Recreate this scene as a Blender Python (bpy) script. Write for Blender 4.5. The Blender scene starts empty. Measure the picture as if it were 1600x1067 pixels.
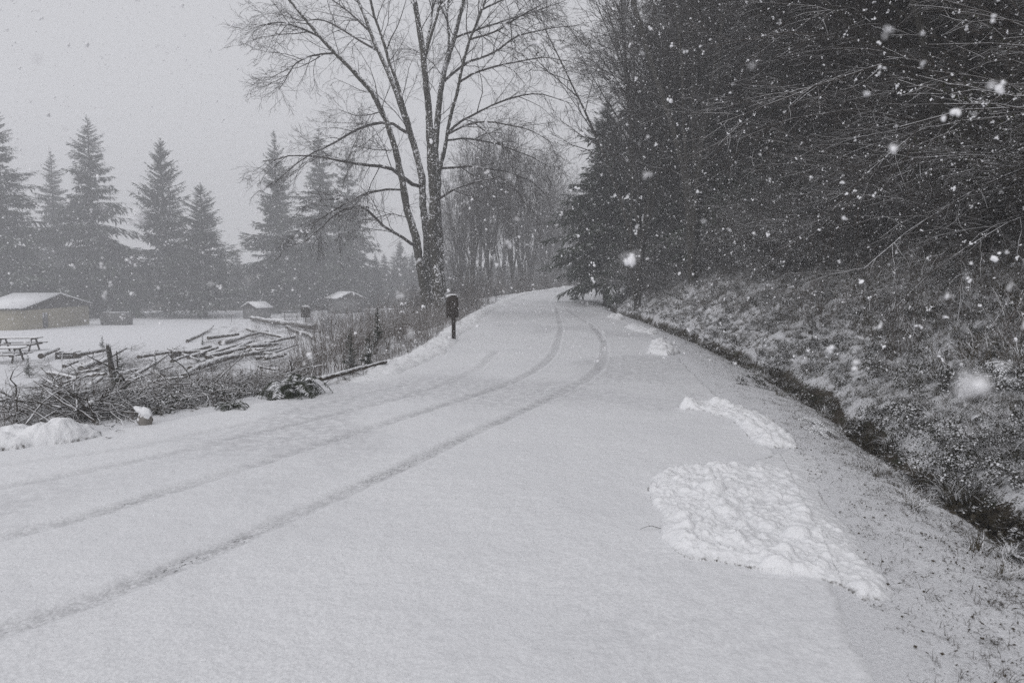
import bpy, math, random
import numpy as np
from mathutils import Vector, Matrix, Euler

rng = np.random.default_rng(7)
random.seed(7)
R = math.radians
scene = bpy.context.scene
COL = scene.collection

# ------------------------------------------------------------------ camera
CAM_H = 1.6
F = 24.0 / 36.0 * 1600.0
PITCH = math.atan((533.5 - 440.0) / F)
cam = bpy.data.cameras.new('camera')
cam.lens = 24.0
cam.sensor_width = 36.0
cam.clip_start = 0.05
cam.clip_end = 2000.0
cam.dof.use_dof = True
cam.dof.focus_distance = 14.0
cam.dof.aperture_fstop = 4.0
camo = bpy.data.objects.new('camera', cam)
COL.objects.link(camo)
camo.location = (0, 0, CAM_H)
camo.rotation_euler = (math.pi / 2 - PITCH, 0, 0)
scene.camera = camo

# ------------------------------------------------------------------ sky and sun (heavy overcast)
world = bpy.data.worlds.new('World')
scene.world = world
world.use_nodes = True
wn = world.node_tree
bg = wn.nodes['Background']
bg.inputs['Strength'].default_value = 0.1
sky = wn.nodes.new('ShaderNodeTexSky')
sky.sky_type = 'NISHITA'
sky.sun_disc = False
sky.sun_elevation = R(28)
sky.sun_rotation = R(200)
hs = wn.nodes.new('ShaderNodeHueSaturation')
hs.inputs['Saturation'].default_value = 0.1
wn.links.new(sky.outputs[0], hs.inputs['Color'])
mx = wn.nodes.new('ShaderNodeMix')
mx.data_type = 'RGBA'
mx.inputs[0].default_value = 0.97          # cloud cover hides almost all of the clear sky
wn.links.new(hs.outputs[0], mx.inputs[6])
mx.inputs[7].default_value = (4.72, 4.76, 4.98, 1)
wn.links.new(mx.outputs[2], bg.inputs['Color'])

sun = bpy.data.lights.new('sun', 'SUN')
sun.energy = 0.8
sun.angle = R(80)
sun.color = (1.0, 0.98, 0.96)
suno = bpy.data.objects.new('sun', sun)
COL.objects.link(suno)
suno.rotation_euler = (R(50), 0, R(-25))

vs = scene.view_settings
vs.view_transform = 'Standard'
try: vs.look = 'None'
except Exception: pass
vs.exposure = 0.40
vs.gamma = 1.0
vs.use_curve_mapping = False
cy = scene.cycles
cy.max_bounces = 8
cy.diffuse_bounces = 3
cy.glossy_bounces = 2
cy.transparent_max_bounces = 4
cy.volume_bounces = 4
cy.use_denoising = False

# ------------------------------------------------------------------ small helpers
def ray(px, py):
    a = (px - 800.0) / F
    b = (533.5 - py) / F
    cp, sp = math.cos(PITCH), math.sin(PITCH)
    return np.array([a, cp + b * sp, -sp + b * cp])

def at_y(px, py, Y):
    d = ray(px, py)
    t = Y / d[1]
    return np.array([0, 0, CAM_H]) + d * t

def _h(ix, iy, seed):
    n = (ix.astype(np.int64) * 374761393 + iy.astype(np.int64) * 668265263 + seed * 974711) & 0xffffffff
    n = ((n ^ (n >> 13)) * 1274126177) & 0xffffffff
    n = n ^ (n >> 16)
    return (n & 0xffff) / 65535.0

def vnoise(x, y, seed=0):
    x = np.asarray(x, float); y = np.asarray(y, float)
    ix = np.floor(x); iy = np.floor(y)
    fx = x - ix; fy = y - iy
    fx = fx * fx * (3 - 2 * fx); fy = fy * fy * (3 - 2 * fy)
    a = _h(ix, iy, seed); b = _h(ix + 1, iy, seed); c = _h(ix, iy + 1, seed); d = _h(ix + 1, iy + 1, seed)
    return (a * (1 - fx) + b * fx) * (1 - fy) + (c * (1 - fx) + d * fx) * fy

def fbm(x, y, seed=0, oct=4):
    s = 0; a = 0.5; t = 0
    for k in range(oct):
        s = s + a * vnoise(x * 2 ** k + 17.3 * k, y * 2 ** k - 9.1 * k, seed + k)
        t += a; a *= 0.5
    return s / t

def sm(a, b, x):
    t = np.clip((x - a) / (b - a), 0, 1)
    return t * t * (3 - 2 * t)

def curve(pairs, width=9):
    ys = np.arange(-40, 260, 0.25)
    v = np.interp(ys, [p[0] for p in pairs], [p[1] for p in pairs])
    k = np.hanning(width + 2)[1:-1]; k /= k.sum()
    pad = width // 2
    v = np.convolve(np.pad(v, pad, mode='edge'), k, mode='valid')
    return lambda y: np.interp(y, ys, v)

xL = curve([(-40, -46), (-10, -19), (0, -10.2), (4, -6.9), (6.4, -4.95), (7.7, -4.0), (9.9, -2.75), (11.4, -2.1),
            (14.8, -1.6), (22.8, -1.55), (35, -1.3), (44, -0.9), (52, 0.2), (60, 1.6), (80, 7.5), (100, 14), (260, 70)])
xR = curve([(-40, -14), (-10, -2.2), (0, 0.9), (2.7, 1.53), (3.7, 1.80), (6.6, 2.6), (8.5, 2.75), (14.2, 3.5), (24.4, 4.5),
            (35, 4.9), (45, 5.4), (57, 7.0), (70, 10.2), (80, 13.4), (100, 20), (260, 78)])
xD = curve([(-40, -11), (-10, 0.9), (0, 2.75), (4.6, 3.5), (7, 3.85), (9.4, 4.4), (13.1, 4.9), (18.8, 5.4), (28, 5.9),
            (39.5, 6.1), (50, 6.8), (60, 8.6), (80, 14.6), (100, 21.3), (260, 80)])
zR = curve([(-40, 0), (33, 0), (39, -0.04), (45, 0.03), (50, 0.2), (57, 0.5), (80, 1.05), (100, 1.4), (260, 2)], 17)

def H(x, y):
    x = np.asarray(x, float); y = np.asarray(y, float)
    l, r, d = xL(y), xR(y), xD(y)
    zr = zR(y)
    dl = l - x
    lawn = -1.9 - 0.6 * sm(12, 42, -x) - 1.15 * sm(32, 95, y) + 0.012 * np.clip(y - 98, 0, 40) + 0.10 * np.clip(y - 132, 0, 90)
    span = 6.5 + 5 * sm(30, 50, y)
    t = sm(0.3, 1, (dl) / span) * 0.55 + sm(0.0, 1.0, dl / span) * 0.45
    left = zr + (lawn - zr) * t
    slash = sm(0.6, 2.0, dl) * (1 - sm(9, 15, dl)) * (1 - sm(24, 30, y))
    left = left + slash * (fbm(x * 0.55, y * 0.55, 3) - 0.4) * 0.7
    left = left + 0.10 * (fbm(x * .12, y * .12, 5) - .5) * sm(5, 15, dl)
    dd = x - d
    shoulder = zr - 0.04 * sm(0, 0.8, x - r) - 0.11 * sm(0.9, 0.0, -dd) * 1.0
    shoulder = shoulder + (fbm(x * 3, y * 3, 11) - .5) * 0.05 * sm(0, .5, x - r)
    wob = 0.25 * (fbm(x * .8, y * .8, 9) - .5)
    bank = zr - 0.15 + 0.60 * np.clip(dd, 0, 3.0) + 0.46 * np.clip(dd - 3.0, 0, 60)
    bank = bank + sm(0.1, 1.2, dd) * (wob * 1.0 + (fbm(x * 2.2, y * 2.2, 21) - .5) * .3) + sm(4, 12, dd) * (fbm(x * .15, y * .15, 23) - .5) * 2.0
    right = np.where(dd < 0, shoulder, bank)
    right = right - 0.10 * np.exp(-((dd - .05) / 0.26) ** 2) + sm(.3, 1, dd) * .10 * (fbm(x * 6, y * 6, 27) - .5)
    z = np.where(x < l, left, np.where(x > r, right, zr))
    return z

def hit(px, py, lift=0.0):
    d = ray(px, py)
    ts = np.exp(np.linspace(math.log(1.5), math.log(260), 1600))
    P = np.array([0, 0, CAM_H])[None] + ts[:, None] * d[None]
    g = P[:, 2] - H(P[:, 0], P[:, 1]) - lift
    k = np.argmax(g < 0)
    if not (g < 0).any(): k = len(ts) - 1
    p = P[k].copy(); p[2] = H(p[0], p[1])
    return p

def hit0(px, py, z=0.0):
    d = ray(px, py); t = (z - CAM_H) / d[2]
    return np.array([0, 0, CAM_H]) + d * t

# ------------------------------------------------------------------ scene graph helpers
def tag(o, label=None, cat=None, group=None, kind=None):
    if label: o['label'] = label
    if cat: o['category'] = cat
    if group: o['group'] = group
    if kind: o['kind'] = kind
    return o

def obj(name, me, parent=None, mat=None):
    o = bpy.data.objects.new(name, me)
    COL.objects.link(o)
    if parent is not None: o.parent = parent
    if mat is not None and not len(me.materials): me.materials.append(mat)
    return o

def empty(name, loc=(0, 0, 0), rz=0):
    o = bpy.data.objects.new(name, None)
    o.empty_display_size = 0.3
    COL.objects.link(o)
    o.location = loc; o.rotation_euler = (0, 0, rz)
    return o

def copy_tree(o, parent=None):
    c = o.copy(); COL.objects.link(c); c.parent = parent
    for ch in list(o.children): copy_tree(ch, c)
    return c

def mesh_np(name, V, Fq, smooth=True):
    """V (n,3), Fq (m,k) one size of polygon"""
    V = np.ascontiguousarray(V, dtype=np.float32); Fq = np.ascontiguousarray(Fq, dtype=np.int32)
    me = bpy.data.meshes.new(name)
    me.vertices.add(len(V)); me.vertices.foreach_set('co', V.ravel())
    m, k = Fq.shape
    me.loops.add(m * k); me.loops.foreach_set('vertex_index', Fq.ravel())
    me.polygons.add(m)
    me.polygons.foreach_set('loop_start', np.arange(0, m * k, k, dtype=np.int32))
    me.polygons.foreach_set('loop_total', np.full(m, k, dtype=np.int32))
    if smooth: me.polygons.foreach_set('use_smooth', np.ones(m, dtype=bool))
    me.update(calc_edges=True)
    return me

def attr(me, name, v):
    a = me.attributes.new(name, 'FLOAT', 'POINT')
    a.data.foreach_set('value', np.ascontiguousarray(v, dtype=np.float32).ravel())

class Mb:
    """collects polygons of mixed origin (all stored as quads or tris)"""
    def __init__(s): s.V = []; s.Q = []; s.T = []; s.n = 0
    def add(s, V, Q=None, T=None):
        V = np.asarray(V, float).reshape(-1, 3)
        if Q is not None: s.Q.append(np.asarray(Q, int) + s.n)
        if T is not None: s.T.append(np.asarray(T, int) + s.n)
        s.V.append(V); s.n += len(V)
    def box(s, c, size, rot=None, bev=0.0):
        c = np.asarray(c, float); h = np.asarray(size, float) / 2
        b = min(bev, h.min() * .45)
        if b > 0:
            vs = []
            for sx in (-1, 1):
                for sy in (-1, 1):
                    for sz in (-1, 1):
                        for ax in range(3):
                            v = h - b; v[ax] = h[ax]
                            vs.append(v * np.array([sx, sy, sz]))
            import bmesh
            bm = bmesh.new()
            for v in vs: bm.verts.new(v)
            r = bmesh.ops.convex_hull(bm, input=bm.verts)
            bm.verts.ensure_lookup_table()
            for i, v in enumerate(bm.verts): v.index = i
            V = np.array([v.co[:] for v in bm.verts]); T = [[v.index for v in f.verts] for f in bm.faces]
            bm.free()
            if rot is not None: V = V @ np.array(Euler(rot).to_matrix()).T
            T3 = [t for t in T if len(t) == 3]; Q4 = [t for t in T if len(t) == 4]
            s.add(V + c, Q=Q4 if Q4 else None, T=T3 if T3 else None)
            return
        V = np.array([[x, y, z] for x in (-1, 1) for y in (-1, 1) for z in (-1, 1)], float) * h
        if rot is not None: V = V @ np.array(Euler(rot).to_matrix()).T
        s.add(V + c, Q=[[0, 1, 3, 2], [4, 6, 7, 5], [0, 4, 5, 1], [2, 3, 7, 6], [0, 2, 6, 4], [1, 5, 7, 3]])
    def tubes(s, P, Rr, k=5, caps=False):
        P = np.asarray(P, float); Rr = np.asarray(Rr, float)
        if P.ndim == 2: P = P[None]; Rr = Rr[None]
        m, n, _ = P.shape
        T = np.gradient(P, axis=1)
        T /= np.linalg.norm(T, axis=2, keepdims=True) + 1e-9
        mean = T.mean(axis=1, keepdims=True)
        ref = np.where(np.abs(mean[..., 2:3]) < 0.85, np.array([0, 0, 1.0]), np.array([1.0, 0, 0]))
        ref = np.broadcast_to(ref, T.shape)
        U = np.cross(T, ref); U /= np.linalg.norm(U, axis=2, keepdims=True) + 1e-9
        W = np.cross(T, U)
        a = np.arange(k) * 2 * math.pi / k
        V = P[:, :, None] + Rr[:, :, None, None] * (np.cos(a)[None, None, :, None] * U[:, :, None] + np.sin(a)[None, None, :, None] * W[:, :, None])
        base = (np.arange(m) * n * k)[:, None, None]
        i = np.arange(n - 1)[None, :, None] * k; j = np.arange(k)[None, None, :]; j2 = (j + 1) % k
        q = np.stack([base + i + j, base + i + j2, base + i + k + j2, base + i + k + j], -1).reshape(-1, 4)
        s.add(V.reshape(-1, 3), Q=q)
        if caps:
            for mm in range(m):
                for e in (0, n - 1):
                    ring = V[mm, e]; c = P[mm, e]
                    Vc = np.vstack([ring, c[None]])
                    t = [[j0, (j0 + 1) % k, k] if e else [(j0 + 1) % k, j0, k] for j0 in range(k)]
                    s.add(Vc, T=t)
    def diamonds(s, P, D, W, L):
        """leaf shapes: base P, unit direction D, unit width dir W, lengths L; (m,3),(m,3),(m,3),(m,)"""
        L = np.asarray(L)[:, None]
        w = W[:, :] if W.ndim == 2 else W
        V = np.stack([P, P + D * L * .45 + w, P + D * L, P + D * L * .45 - w], 1).reshape(-1, 3)
        m = len(P)
        q = (np.arange(m) * 4)[:, None] + np.array([[0, 1, 2, 3]])
        s.add(V, Q=q)
    def build(s, name, smooth=True):
        V = np.vstack(s.V)
        Q = np.vstack(s.Q) if s.Q else np.zeros((0, 4), int)
        T = np.vstack(s.T) if s.T else np.zeros((0, 3), int)
        me = bpy.data.meshes.new(name)
        me.vertices.add(len(V)); me.vertices.foreach_set('co', V.astype(np.float32).ravel())
        loops = np.concatenate([Q.ravel(), T.ravel()]).astype(np.int32)
        me.loops.add(len(loops)); me.loops.foreach_set('vertex_index', loops)
        me.polygons.add(len(Q) + len(T))
        st = np.concatenate([np.arange(len(Q)) * 4, len(Q) * 4 + np.arange(len(T)) * 3]).astype(np.int32)
        me.polygons.foreach_set('loop_start', st)
        me.polygons.foreach_set('loop_total', np.concatenate([np.full(len(Q), 4), np.full(len(T), 3)]).astype(np.int32))
        if smooth: me.polygons.foreach_set('use_smooth', np.ones(len(Q) + len(T), dtype=bool))
        me.update(calc_edges=True)
        return me

# ------------------------------------------------------------------ materials
def newmat(name):
    m = bpy.data.materials.new(name); m.use_nodes = True
    nt = m.node_tree; b = nt.nodes['Principled BSDF']
    b.inputs['Specular IOR Level'].default_value = 0.2
    return m, nt, b

def N(nt, typ, **kw):
    n = nt.nodes.new(typ)
    for k, v in kw.items(): setattr(n, k, v)
    return n

def math_(nt, op, a, b=None, clamp=False):
    n = N(nt, 'ShaderNodeMath', operation=op, use_clamp=clamp)
    for i, v in enumerate((a, b)):
        if v is None: continue
        if isinstance(v, (int, float)): n.inputs[i].default_value = v
        else: nt.links.new(v, n.inputs[i])
    return n.outputs[0]

def noise_(nt, scale, detail=3, rough=.6, vec=None, dist=0):
    n = N(nt, 'ShaderNodeTexNoise')
    n.inputs['Scale'].default_value = scale; n.inputs['Detail'].default_value = detail
    n.inputs['Roughness'].default_value = rough; n.inputs['Distortion'].default_value = dist
    if vec is None:
        g = N(nt, 'ShaderNodeNewGeometry'); vec = g.outputs['Position']
    nt.links.new(vec, n.inputs['Vector'])
    return n.outputs['Fac']

def mix_(nt, f, a, b):
    n = N(nt, 'ShaderNodeMix', data_type='RGBA')
    if isinstance(f, (int, float)): n.inputs[0].default_value = f
    else: nt.links.new(f, n.inputs[0])
    for i, v in ((6, a), (7, b)):
        if isinstance(v, tuple): n.inputs[i].default_value = (*v, 1)
        else: nt.links.new(v, n.inputs[i])
    return n.outputs[2]

def bump_(nt, b, h, strength=.5, dist=.01, normal=None):
    n = N(nt, 'ShaderNodeBump'); n.inputs['Strength'].default_value = strength; n.inputs['Distance'].default_value = dist
    nt.links.new(h, n.inputs['Height'])
    if normal is not None: nt.links.new(normal, n.inputs['Normal'])
    nt.links.new(n.outputs[0], b.inputs['Normal'])
    return n.outputs[0]

SNOW = (0.80, 0.805, 0.83)

def snowtop(name, c1, c2, rough=.8, lo=.35, hi=.75, cover=.75, nscale=6, cscale=8, bump=0.0, bscale=30, snow=SNOW, up_min=.05):
    m, nt, b = newmat(name)
    b.inputs['Roughness'].default_value = rough
    g = N(nt, 'ShaderNodeNewGeometry')
    sep = N(nt, 'ShaderNodeSeparateXYZ'); nt.links.new(g.outputs['Normal'], sep.inputs[0])
    z = sep.outputs['Z']
    n1 = noise_(nt, nscale, 2)
    k = math_(nt, 'ADD', z, math_(nt, 'MULTIPLY', math_(nt, 'SUBTRACT', n1, 1 - cover * .9), 2.2))
    f = N(nt, 'ShaderNodeMapRange', interpolation_type='SMOOTHSTEP')
    nt.links.new(k, f.inputs[0]); f.inputs[1].default_value = lo + .35; f.inputs[2].default_value = hi + .35
    # no snow where the face looks down
    up = math_(nt, 'GREATER_THAN', z, up_min)
    fac = math_(nt, 'MULTIPLY', f.outputs[0], up)
    base = mix_(nt, noise_(nt, cscale, 3), c1, c2)
    nt.links.new(mix_(nt, fac, base, snow), b.inputs['Base Color'])
    if bump: bump_(nt, b, noise_(nt, bscale, 3), bump, .01)
    return m

M = {}
# packed and fresh snow on the road
def road_mat():
    m, nt, b = newmat('road_snow')
    b.inputs['Roughness'].default_value = .65
    a = N(nt, 'ShaderNodeAttribute', attribute_name='track'); tr = a.outputs['Fac']
    w = N(nt, 'ShaderNodeAttribute', attribute_name='wet'); wt = w.outputs['Fac']
    fine = noise_(nt, 55, 3, .65); mid = noise_(nt, 9, 4, .6); big = noise_(nt, .6, 3)
    col = mix_(nt, N_range(nt, fine, .38, .62), (.76, .765, .785), (.88, .885, .905))
    col = mix_(nt, N_range(nt, big, .35, .7), col, mix_(nt, .5, col, (.74, .745, .77)))
    # tyre tracks: thin slush that lets the asphalt grey through
    t = math_(nt, 'MULTIPLY', tr, N_range(nt, math_(nt, 'ADD', math_(nt, 'MULTIPLY', mid, .4), math_(nt, 'MULTIPLY', noise_(nt, 42, 3, .7), .6)), .38, .60))
    col = mix_(nt, math_(nt, 'MULTIPLY', t, .66), col, (.28, .28, .29))
    # small asphalt spots in the worn track and stray specks
    sp = noise_(nt, 70, 1, .5)
    spots = math_(nt, 'MULTIPLY', N_range(nt, sp, .62, .67), N_range(nt, math_(nt, 'MULTIPLY', tr, noise_(nt, 1.4, 2)), .34, .5))
    col = mix_(nt, spots, col, (.06, .06, .06))
    sp2 = N_range(nt, noise_(nt, 38, 1, .5), .80, .83)
    col = mix_(nt, math_(nt, 'MULTIPLY', sp2, .6), col, (.25, .25, .26))
    col = mix_(nt, math_(nt, 'MULTIPLY', wt, N_range(nt, mid, .3, .65)), col, (.42, .42, .44))
    nt.links.new(col, b.inputs['Base Color'])
    hgt = math_(nt, 'ADD', math_(nt, 'MULTIPLY', fine, .6), math_(nt, 'MULTIPLY', noise_(nt, 160, 2), .4))
    n1 = bump_(nt, b, hgt, .75, .008)
    bump_(nt, b, mid, .5, .03, n1)
    return m

def N_range(nt, v, a, b_):
    f = N(nt, 'ShaderNodeMapRange', interpolation_type='SMOOTHSTEP')
    nt.links.new(v, f.inputs[0]); f.inputs[1].default_value = a; f.inputs[2].default_value = b_
    return f.outputs[0]

def heap_mat():
    m, nt, b = newmat('clumped_snow')
    b.inputs['Roughness'].default_value = .6
    b.inputs['Subsurface Weight'].default_value = .0
    fine = noise_(nt, 70, 4, .65); mid = noise_(nt, 14, 3)
    col = mix_(nt, N_range(nt, fine, .3, .7), (.84, .845, .87), (.92, .925, .94))
    a = N(nt, 'ShaderNodeAttribute', attribute_name='dirt')
    th_ = N(nt, 'ShaderNodeAttribute', attribute_name='thin')
    col = mix_(nt, th_.outputs['Fac'], col, (.79, .795, .815))
    dirt = math_(nt, 'MULTIPLY', a.outputs['Fac'], N_range(nt, noise_(nt, 30, 4, .7), .45, .6))
    col = mix_(nt, dirt, col, (.10, .09, .08))  # broken dark line around the foot of the heap
    nt.links.new(col, b.inputs['Base Color'])
    n1 = bump_(nt, b, fine, .6, .012)
    bump_(nt, b, mid, .5, .05, n1)
    return m

def ground_mat():
    m, nt, b = newmat('snowy_ground')
    b.inputs['Roughness'].default_value = .75
    a = N(nt, 'ShaderNodeAttribute', attribute_name='cover'); cov = a.outputs['Fac']
    n1 = noise_(nt, 34, 5, .75); n2 = noise_(nt, 4, 3); 
    nn = math_(nt, 'ADD', math_(nt, 'MULTIPLY', n1, .75), math_(nt, 'MULTIPLY', n2, .25))
    k = math_(nt, 'ADD', cov, math_(nt, 'MULTIPLY', math_(nt, 'SUBTRACT', nn, .5), 3.4))
    f = N_range(nt, k, .38, .62)
    litter = mix_(nt, noise_(nt, 40, 3), (.022, .018, .014), (.085, .07, .05))
    litter = mix_(nt, N_range(nt, noise_(nt, 7, 2), .5, .7), litter, (.035, .04, .022))
    snow = mix_(nt, N_range(nt, noise_(nt, 60, 3), .35, .65), (.72, .725, .75), (.84, .845, .87))
    nt.links.new(mix_(nt, f, litter, snow), b.inputs['Base Color'])
    n0 = bump_(nt, b, n1, .8, .02)
    bump_(nt, b, noise_(nt, 90, 3), .5, .008, n0)
    return m

M['road'] = road_mat(); M['heap'] = heap_mat(); M['ground'] = ground_mat()
M['bark'] = snowtop('dark_bark', (.02, .018, .016), (.085, .08, .07), lo=.42, hi=.62, cover=.60, nscale=9, cscale=9, bump=1.0, bscale=16, up_min=-.3)
M['maple_bark'] = snowtop('mossy_bark', (.018, .016, .014), (.10, .095, .08), lo=-.02, hi=.12, cover=.62, nscale=13, cscale=11, bump=1.0, bscale=12, up_min=-.45)
M['stump'] = snowtop('grey_stump', (.16, .15, .14), (.30, .28, .26), lo=.2, hi=.5, cover=.62, nscale=14, cscale=20, bump=.6)
M['bits'] = snowtop('dark_scraps', (.03, .026, .02), (.07, .055, .04), lo=1.1, hi=1.4, cover=.45, nscale=12)
M['twig'] = snowtop('dark_twig', (.03, .026, .024), (.06, .052, .048), lo=.5, hi=.8, cover=.62, nscale=1.2)
M['pale_twig'] = snowtop('snow_lined_twig', (.04, .034, .03), (.08, .068, .06), lo=.3, hi=.6, cover=.62, nscale=1.5)
M['forest_twig'] = snowtop('forest_twig', (.022, .019, .017), (.045, .038, .034), lo=.55, hi=.85, cover=.52, nscale=1.1)
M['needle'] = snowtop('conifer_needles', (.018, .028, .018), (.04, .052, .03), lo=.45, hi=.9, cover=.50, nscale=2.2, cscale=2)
M['needle_shaded'] = snowtop('conifer_needles_shaded', (.009, .014, .009), (.022, .03, .018), lo=.55, hi=.9, cover=.46, nscale=4, cscale=2)  # darker copy of the needles, the hillside forest's shade put into the colour
M['leaf'] = snowtop('bramble_leaf', (.02, .026, .016), (.05, .045, .03), lo=.15, hi=.5, cover=.62, nscale=9, cscale=3)
M['fern_dark'] = snowtop('fern_frond_dark', (.012, .018, .009), (.03, .036, .018), lo=.35, hi=.6, cover=.55, nscale=9, cscale=5)
M['fern'] = snowtop('fern_frond', (.02, .03, .014), (.045, .05, .025), lo=.1, hi=.4, cover=.70, nscale=14, cscale=5)
M['grass'] = snowtop('dead_grass', (.10, .085, .055), (.05, .042, .03), lo=.15, hi=.5, cover=.64, nscale=14, cscale=4)
M['weed'] = snowtop('dry_weed', (.17, .145, .125), (.10, .085, .075), lo=-.1, hi=.3, cover=.6, up_min=-.1, nscale=9, cscale=4)
M['log'] = snowtop('log_bark', (.035, .03, .025), (.10, .085, .07), lo=.15, hi=.45, cover=.66, nscale=6, cscale=14, bump=.9, bscale=30)
M['wood'] = snowtop('weathered_board', (.05, .042, .036), (.09, .078, .068), lo=.6, hi=.8, cover=.75, nscale=5, cscale=16, bump=.3, bscale=40)
M['board_dark'] = snowtop('brown_sign_board', (.022, .018, .015), (.045, .036, .03), lo=.6, hi=.8, cover=.8, nscale=3, cscale=14, bump=.3)
M['wall'] = snowtop('tan_block_wall', (.36, .33, .25), (.30, .275, .21), lo=.6, hi=.8, cover=.8, nscale=3, cscale=1.5, bump=.2)
M['grey_wall'] = snowtop('grey_block', (.12, .12, .12), (.17, .17, .165), lo=.6, hi=.8, cover=.8, nscale=3, cscale=2)
M['steel'] = snowtop('rusty_steel', (.03, .027, .025), (.05, .04, .035), lo=.5, hi=.7, cover=.8, nscale=8, cscale=9)
M['trim'] = snowtop('dark_trim', (.04, .037, .033), (.06, .055, .05), lo=.6, hi=.8, cover=.8)
M['flake'] = newmat('snowflake')[0]
M['flake'].node_tree.nodes['Principled BSDF'].inputs['Base Color'].default_value = (.93, .93, .95, 1)
M['flake'].node_tree.nodes['Principled BSDF'].inputs['Roughness'].default_value = .9
m, nt, b = newmat('ditch_water')
b.inputs['Base Color'].default_value = (.012, .012, .010, 1); b.inputs['Roughness'].default_value = .12
b.inputs['Specular IOR Level'].default_value = .3
bump_(nt, b, noise_(nt, 30, 2), .3, .01)
M['water'] = m

# ------------------------------------------------------------------ ground sheet
def build_ground():
    rr = np.exp(np.linspace(math.log(0.4), math.log(420), 330))
    fa = np.linspace(R(-52), R(52), 430)
    ba = np.linspace(R(52), R(308), 60)[1:-1]
    ang = np.concatenate([fa, ba])
    A, RR = np.meshgrid(ang, rr)
    x = np.sin(A) * RR; y = np.cos(A) * RR
    z = H(x, y)
    l, r, d = xL(y), xR(y), xD(y)
    inside = np.minimum(x - l, r - x)
    z = z - np.where(inside > 0, sm(0.05, .5, inside) * (.05 + .003 * np.abs(y)), 0)
    nr, na = x.shape
    V = np.stack([x, y, z], -1).reshape(-1, 3)
    i = np.arange(nr - 1)[:, None] * na; j = np.arange(na)[None]; j2 = (j + 1) % na
    q = np.stack([i + j, i + j2, i + na + j2, i + na + j], -1).reshape(-1, 4)
    V = np.vstack([V, [[0, 0, -.05]]]); c = len(V) - 1
    mb = Mb(); mb.add(V, Q=q, T=[[k2, c, (k2 + 1) % na] for k2 in range(na)])
    me = mb.build('ground')
    dd = x - d; dl = l - x
    cov = np.full(x.shape, 1.25)
    s = np.clip((x - r) / np.maximum(d - r, .1), 0, 1)
    cov = np.where(x > r, 1.06 - .50 * s ** 1.1, cov)
    ditch = 1.25 * np.exp(-((dd - .05) / (.06 + .15 * vnoise(y * .9, y * 0, 4))) ** 4) * (.38 + .55 * vnoise(y * 1.6, y * 0, 6)) * (.55 + .9 * vnoise(x * 5, y * 5, 14))
    bankc = .70 - .45 * sm(1.6, 5, dd + 1.2 * (fbm(x * .5, y * .5, 8) - .5))
    cov = np.where(dd > 0, bankc, cov)
    cov = cov - ditch * 1.2
    slash = sm(.2, 1.0, dl) * (1 - sm(10, 14, dl)) * (1 - sm(22, 32, y)) + .8 * sm(1.0, 1.8, dl) * (1 - sm(4, 6, dl)) * sm(20, 30, y) * (1 - sm(50, 60, y))
    cov = np.where(dl > 0, 1.3 - .62 * np.clip(slash, 0, 1), cov)
    cov = np.where((dl > 0) & (y > 118), .12, cov)
    cov = np.concatenate([cov.reshape(-1), [1.2]])
    attr(me, 'cover', cov)
    o = obj('ground', me, None, M['ground']); o['kind'] = 'structure'

def poly_dist(x, y, pts):
    P = np.stack([x.ravel(), y.ravel()], -1)
    best = np.full(len(P), 1e9)
    for a, b_ in zip(pts[:-1], pts[1:]):
        ab = b_ - a; L2 = (ab ** 2).sum() + 1e-12
        t = np.clip(((P - a) @ ab) / L2, 0, 1)
        dd = np.linalg.norm(P - (a + t[:, None] * ab), axis=1)
        best = np.minimum(best, dd)
    return best.reshape(x.shape)

TRACKS = [
    ([(-500, 1150), (0, 1003), (200, 925), (400, 835), (600, 745), (800, 650), (880, 614), (930, 588), (945, 560), (945, 535), (925, 508), (900, 494), (885, 482)], 1.0),
    ([(-500, 930), (0, 858), (150, 812), (300, 755), (450, 712), (600, 665), (720, 625), (800, 600), (845, 575), (868, 550), (877, 515), (872, 492), (868, 480)], 1.0),
    ([(-300, 800), (0, 764), (200, 725), (350, 690), (500, 655), (620, 625), (700, 600), (745, 578), (775, 550)], .7),
    ([(-300, 745), (0, 728), (200, 702), (420, 655), (560, 620), (640, 600)], .4),
]
def smoothpath(P, n=160):
    P = np.asarray(P, float)
    s = np.concatenate([[0], np.cumsum(np.linalg.norm(np.diff(P, axis=0), axis=1))])
    t = np.linspace(0, s[-1], n)
    Q = np.stack([np.interp(t, s, P[:, k]) for k in range(P.shape[1])], -1)
    w = max(3, n // 12) | 1
    k = np.hanning(w + 2)[1:-1]; k /= k.sum()
    out = Q.copy()
    for c in range(Q.shape[1]):
        out[:, c] = np.convolve(np.pad(Q[:, c], w // 2, mode='reflect', reflect_type='odd'), k, mode='valid')
    return out

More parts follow.
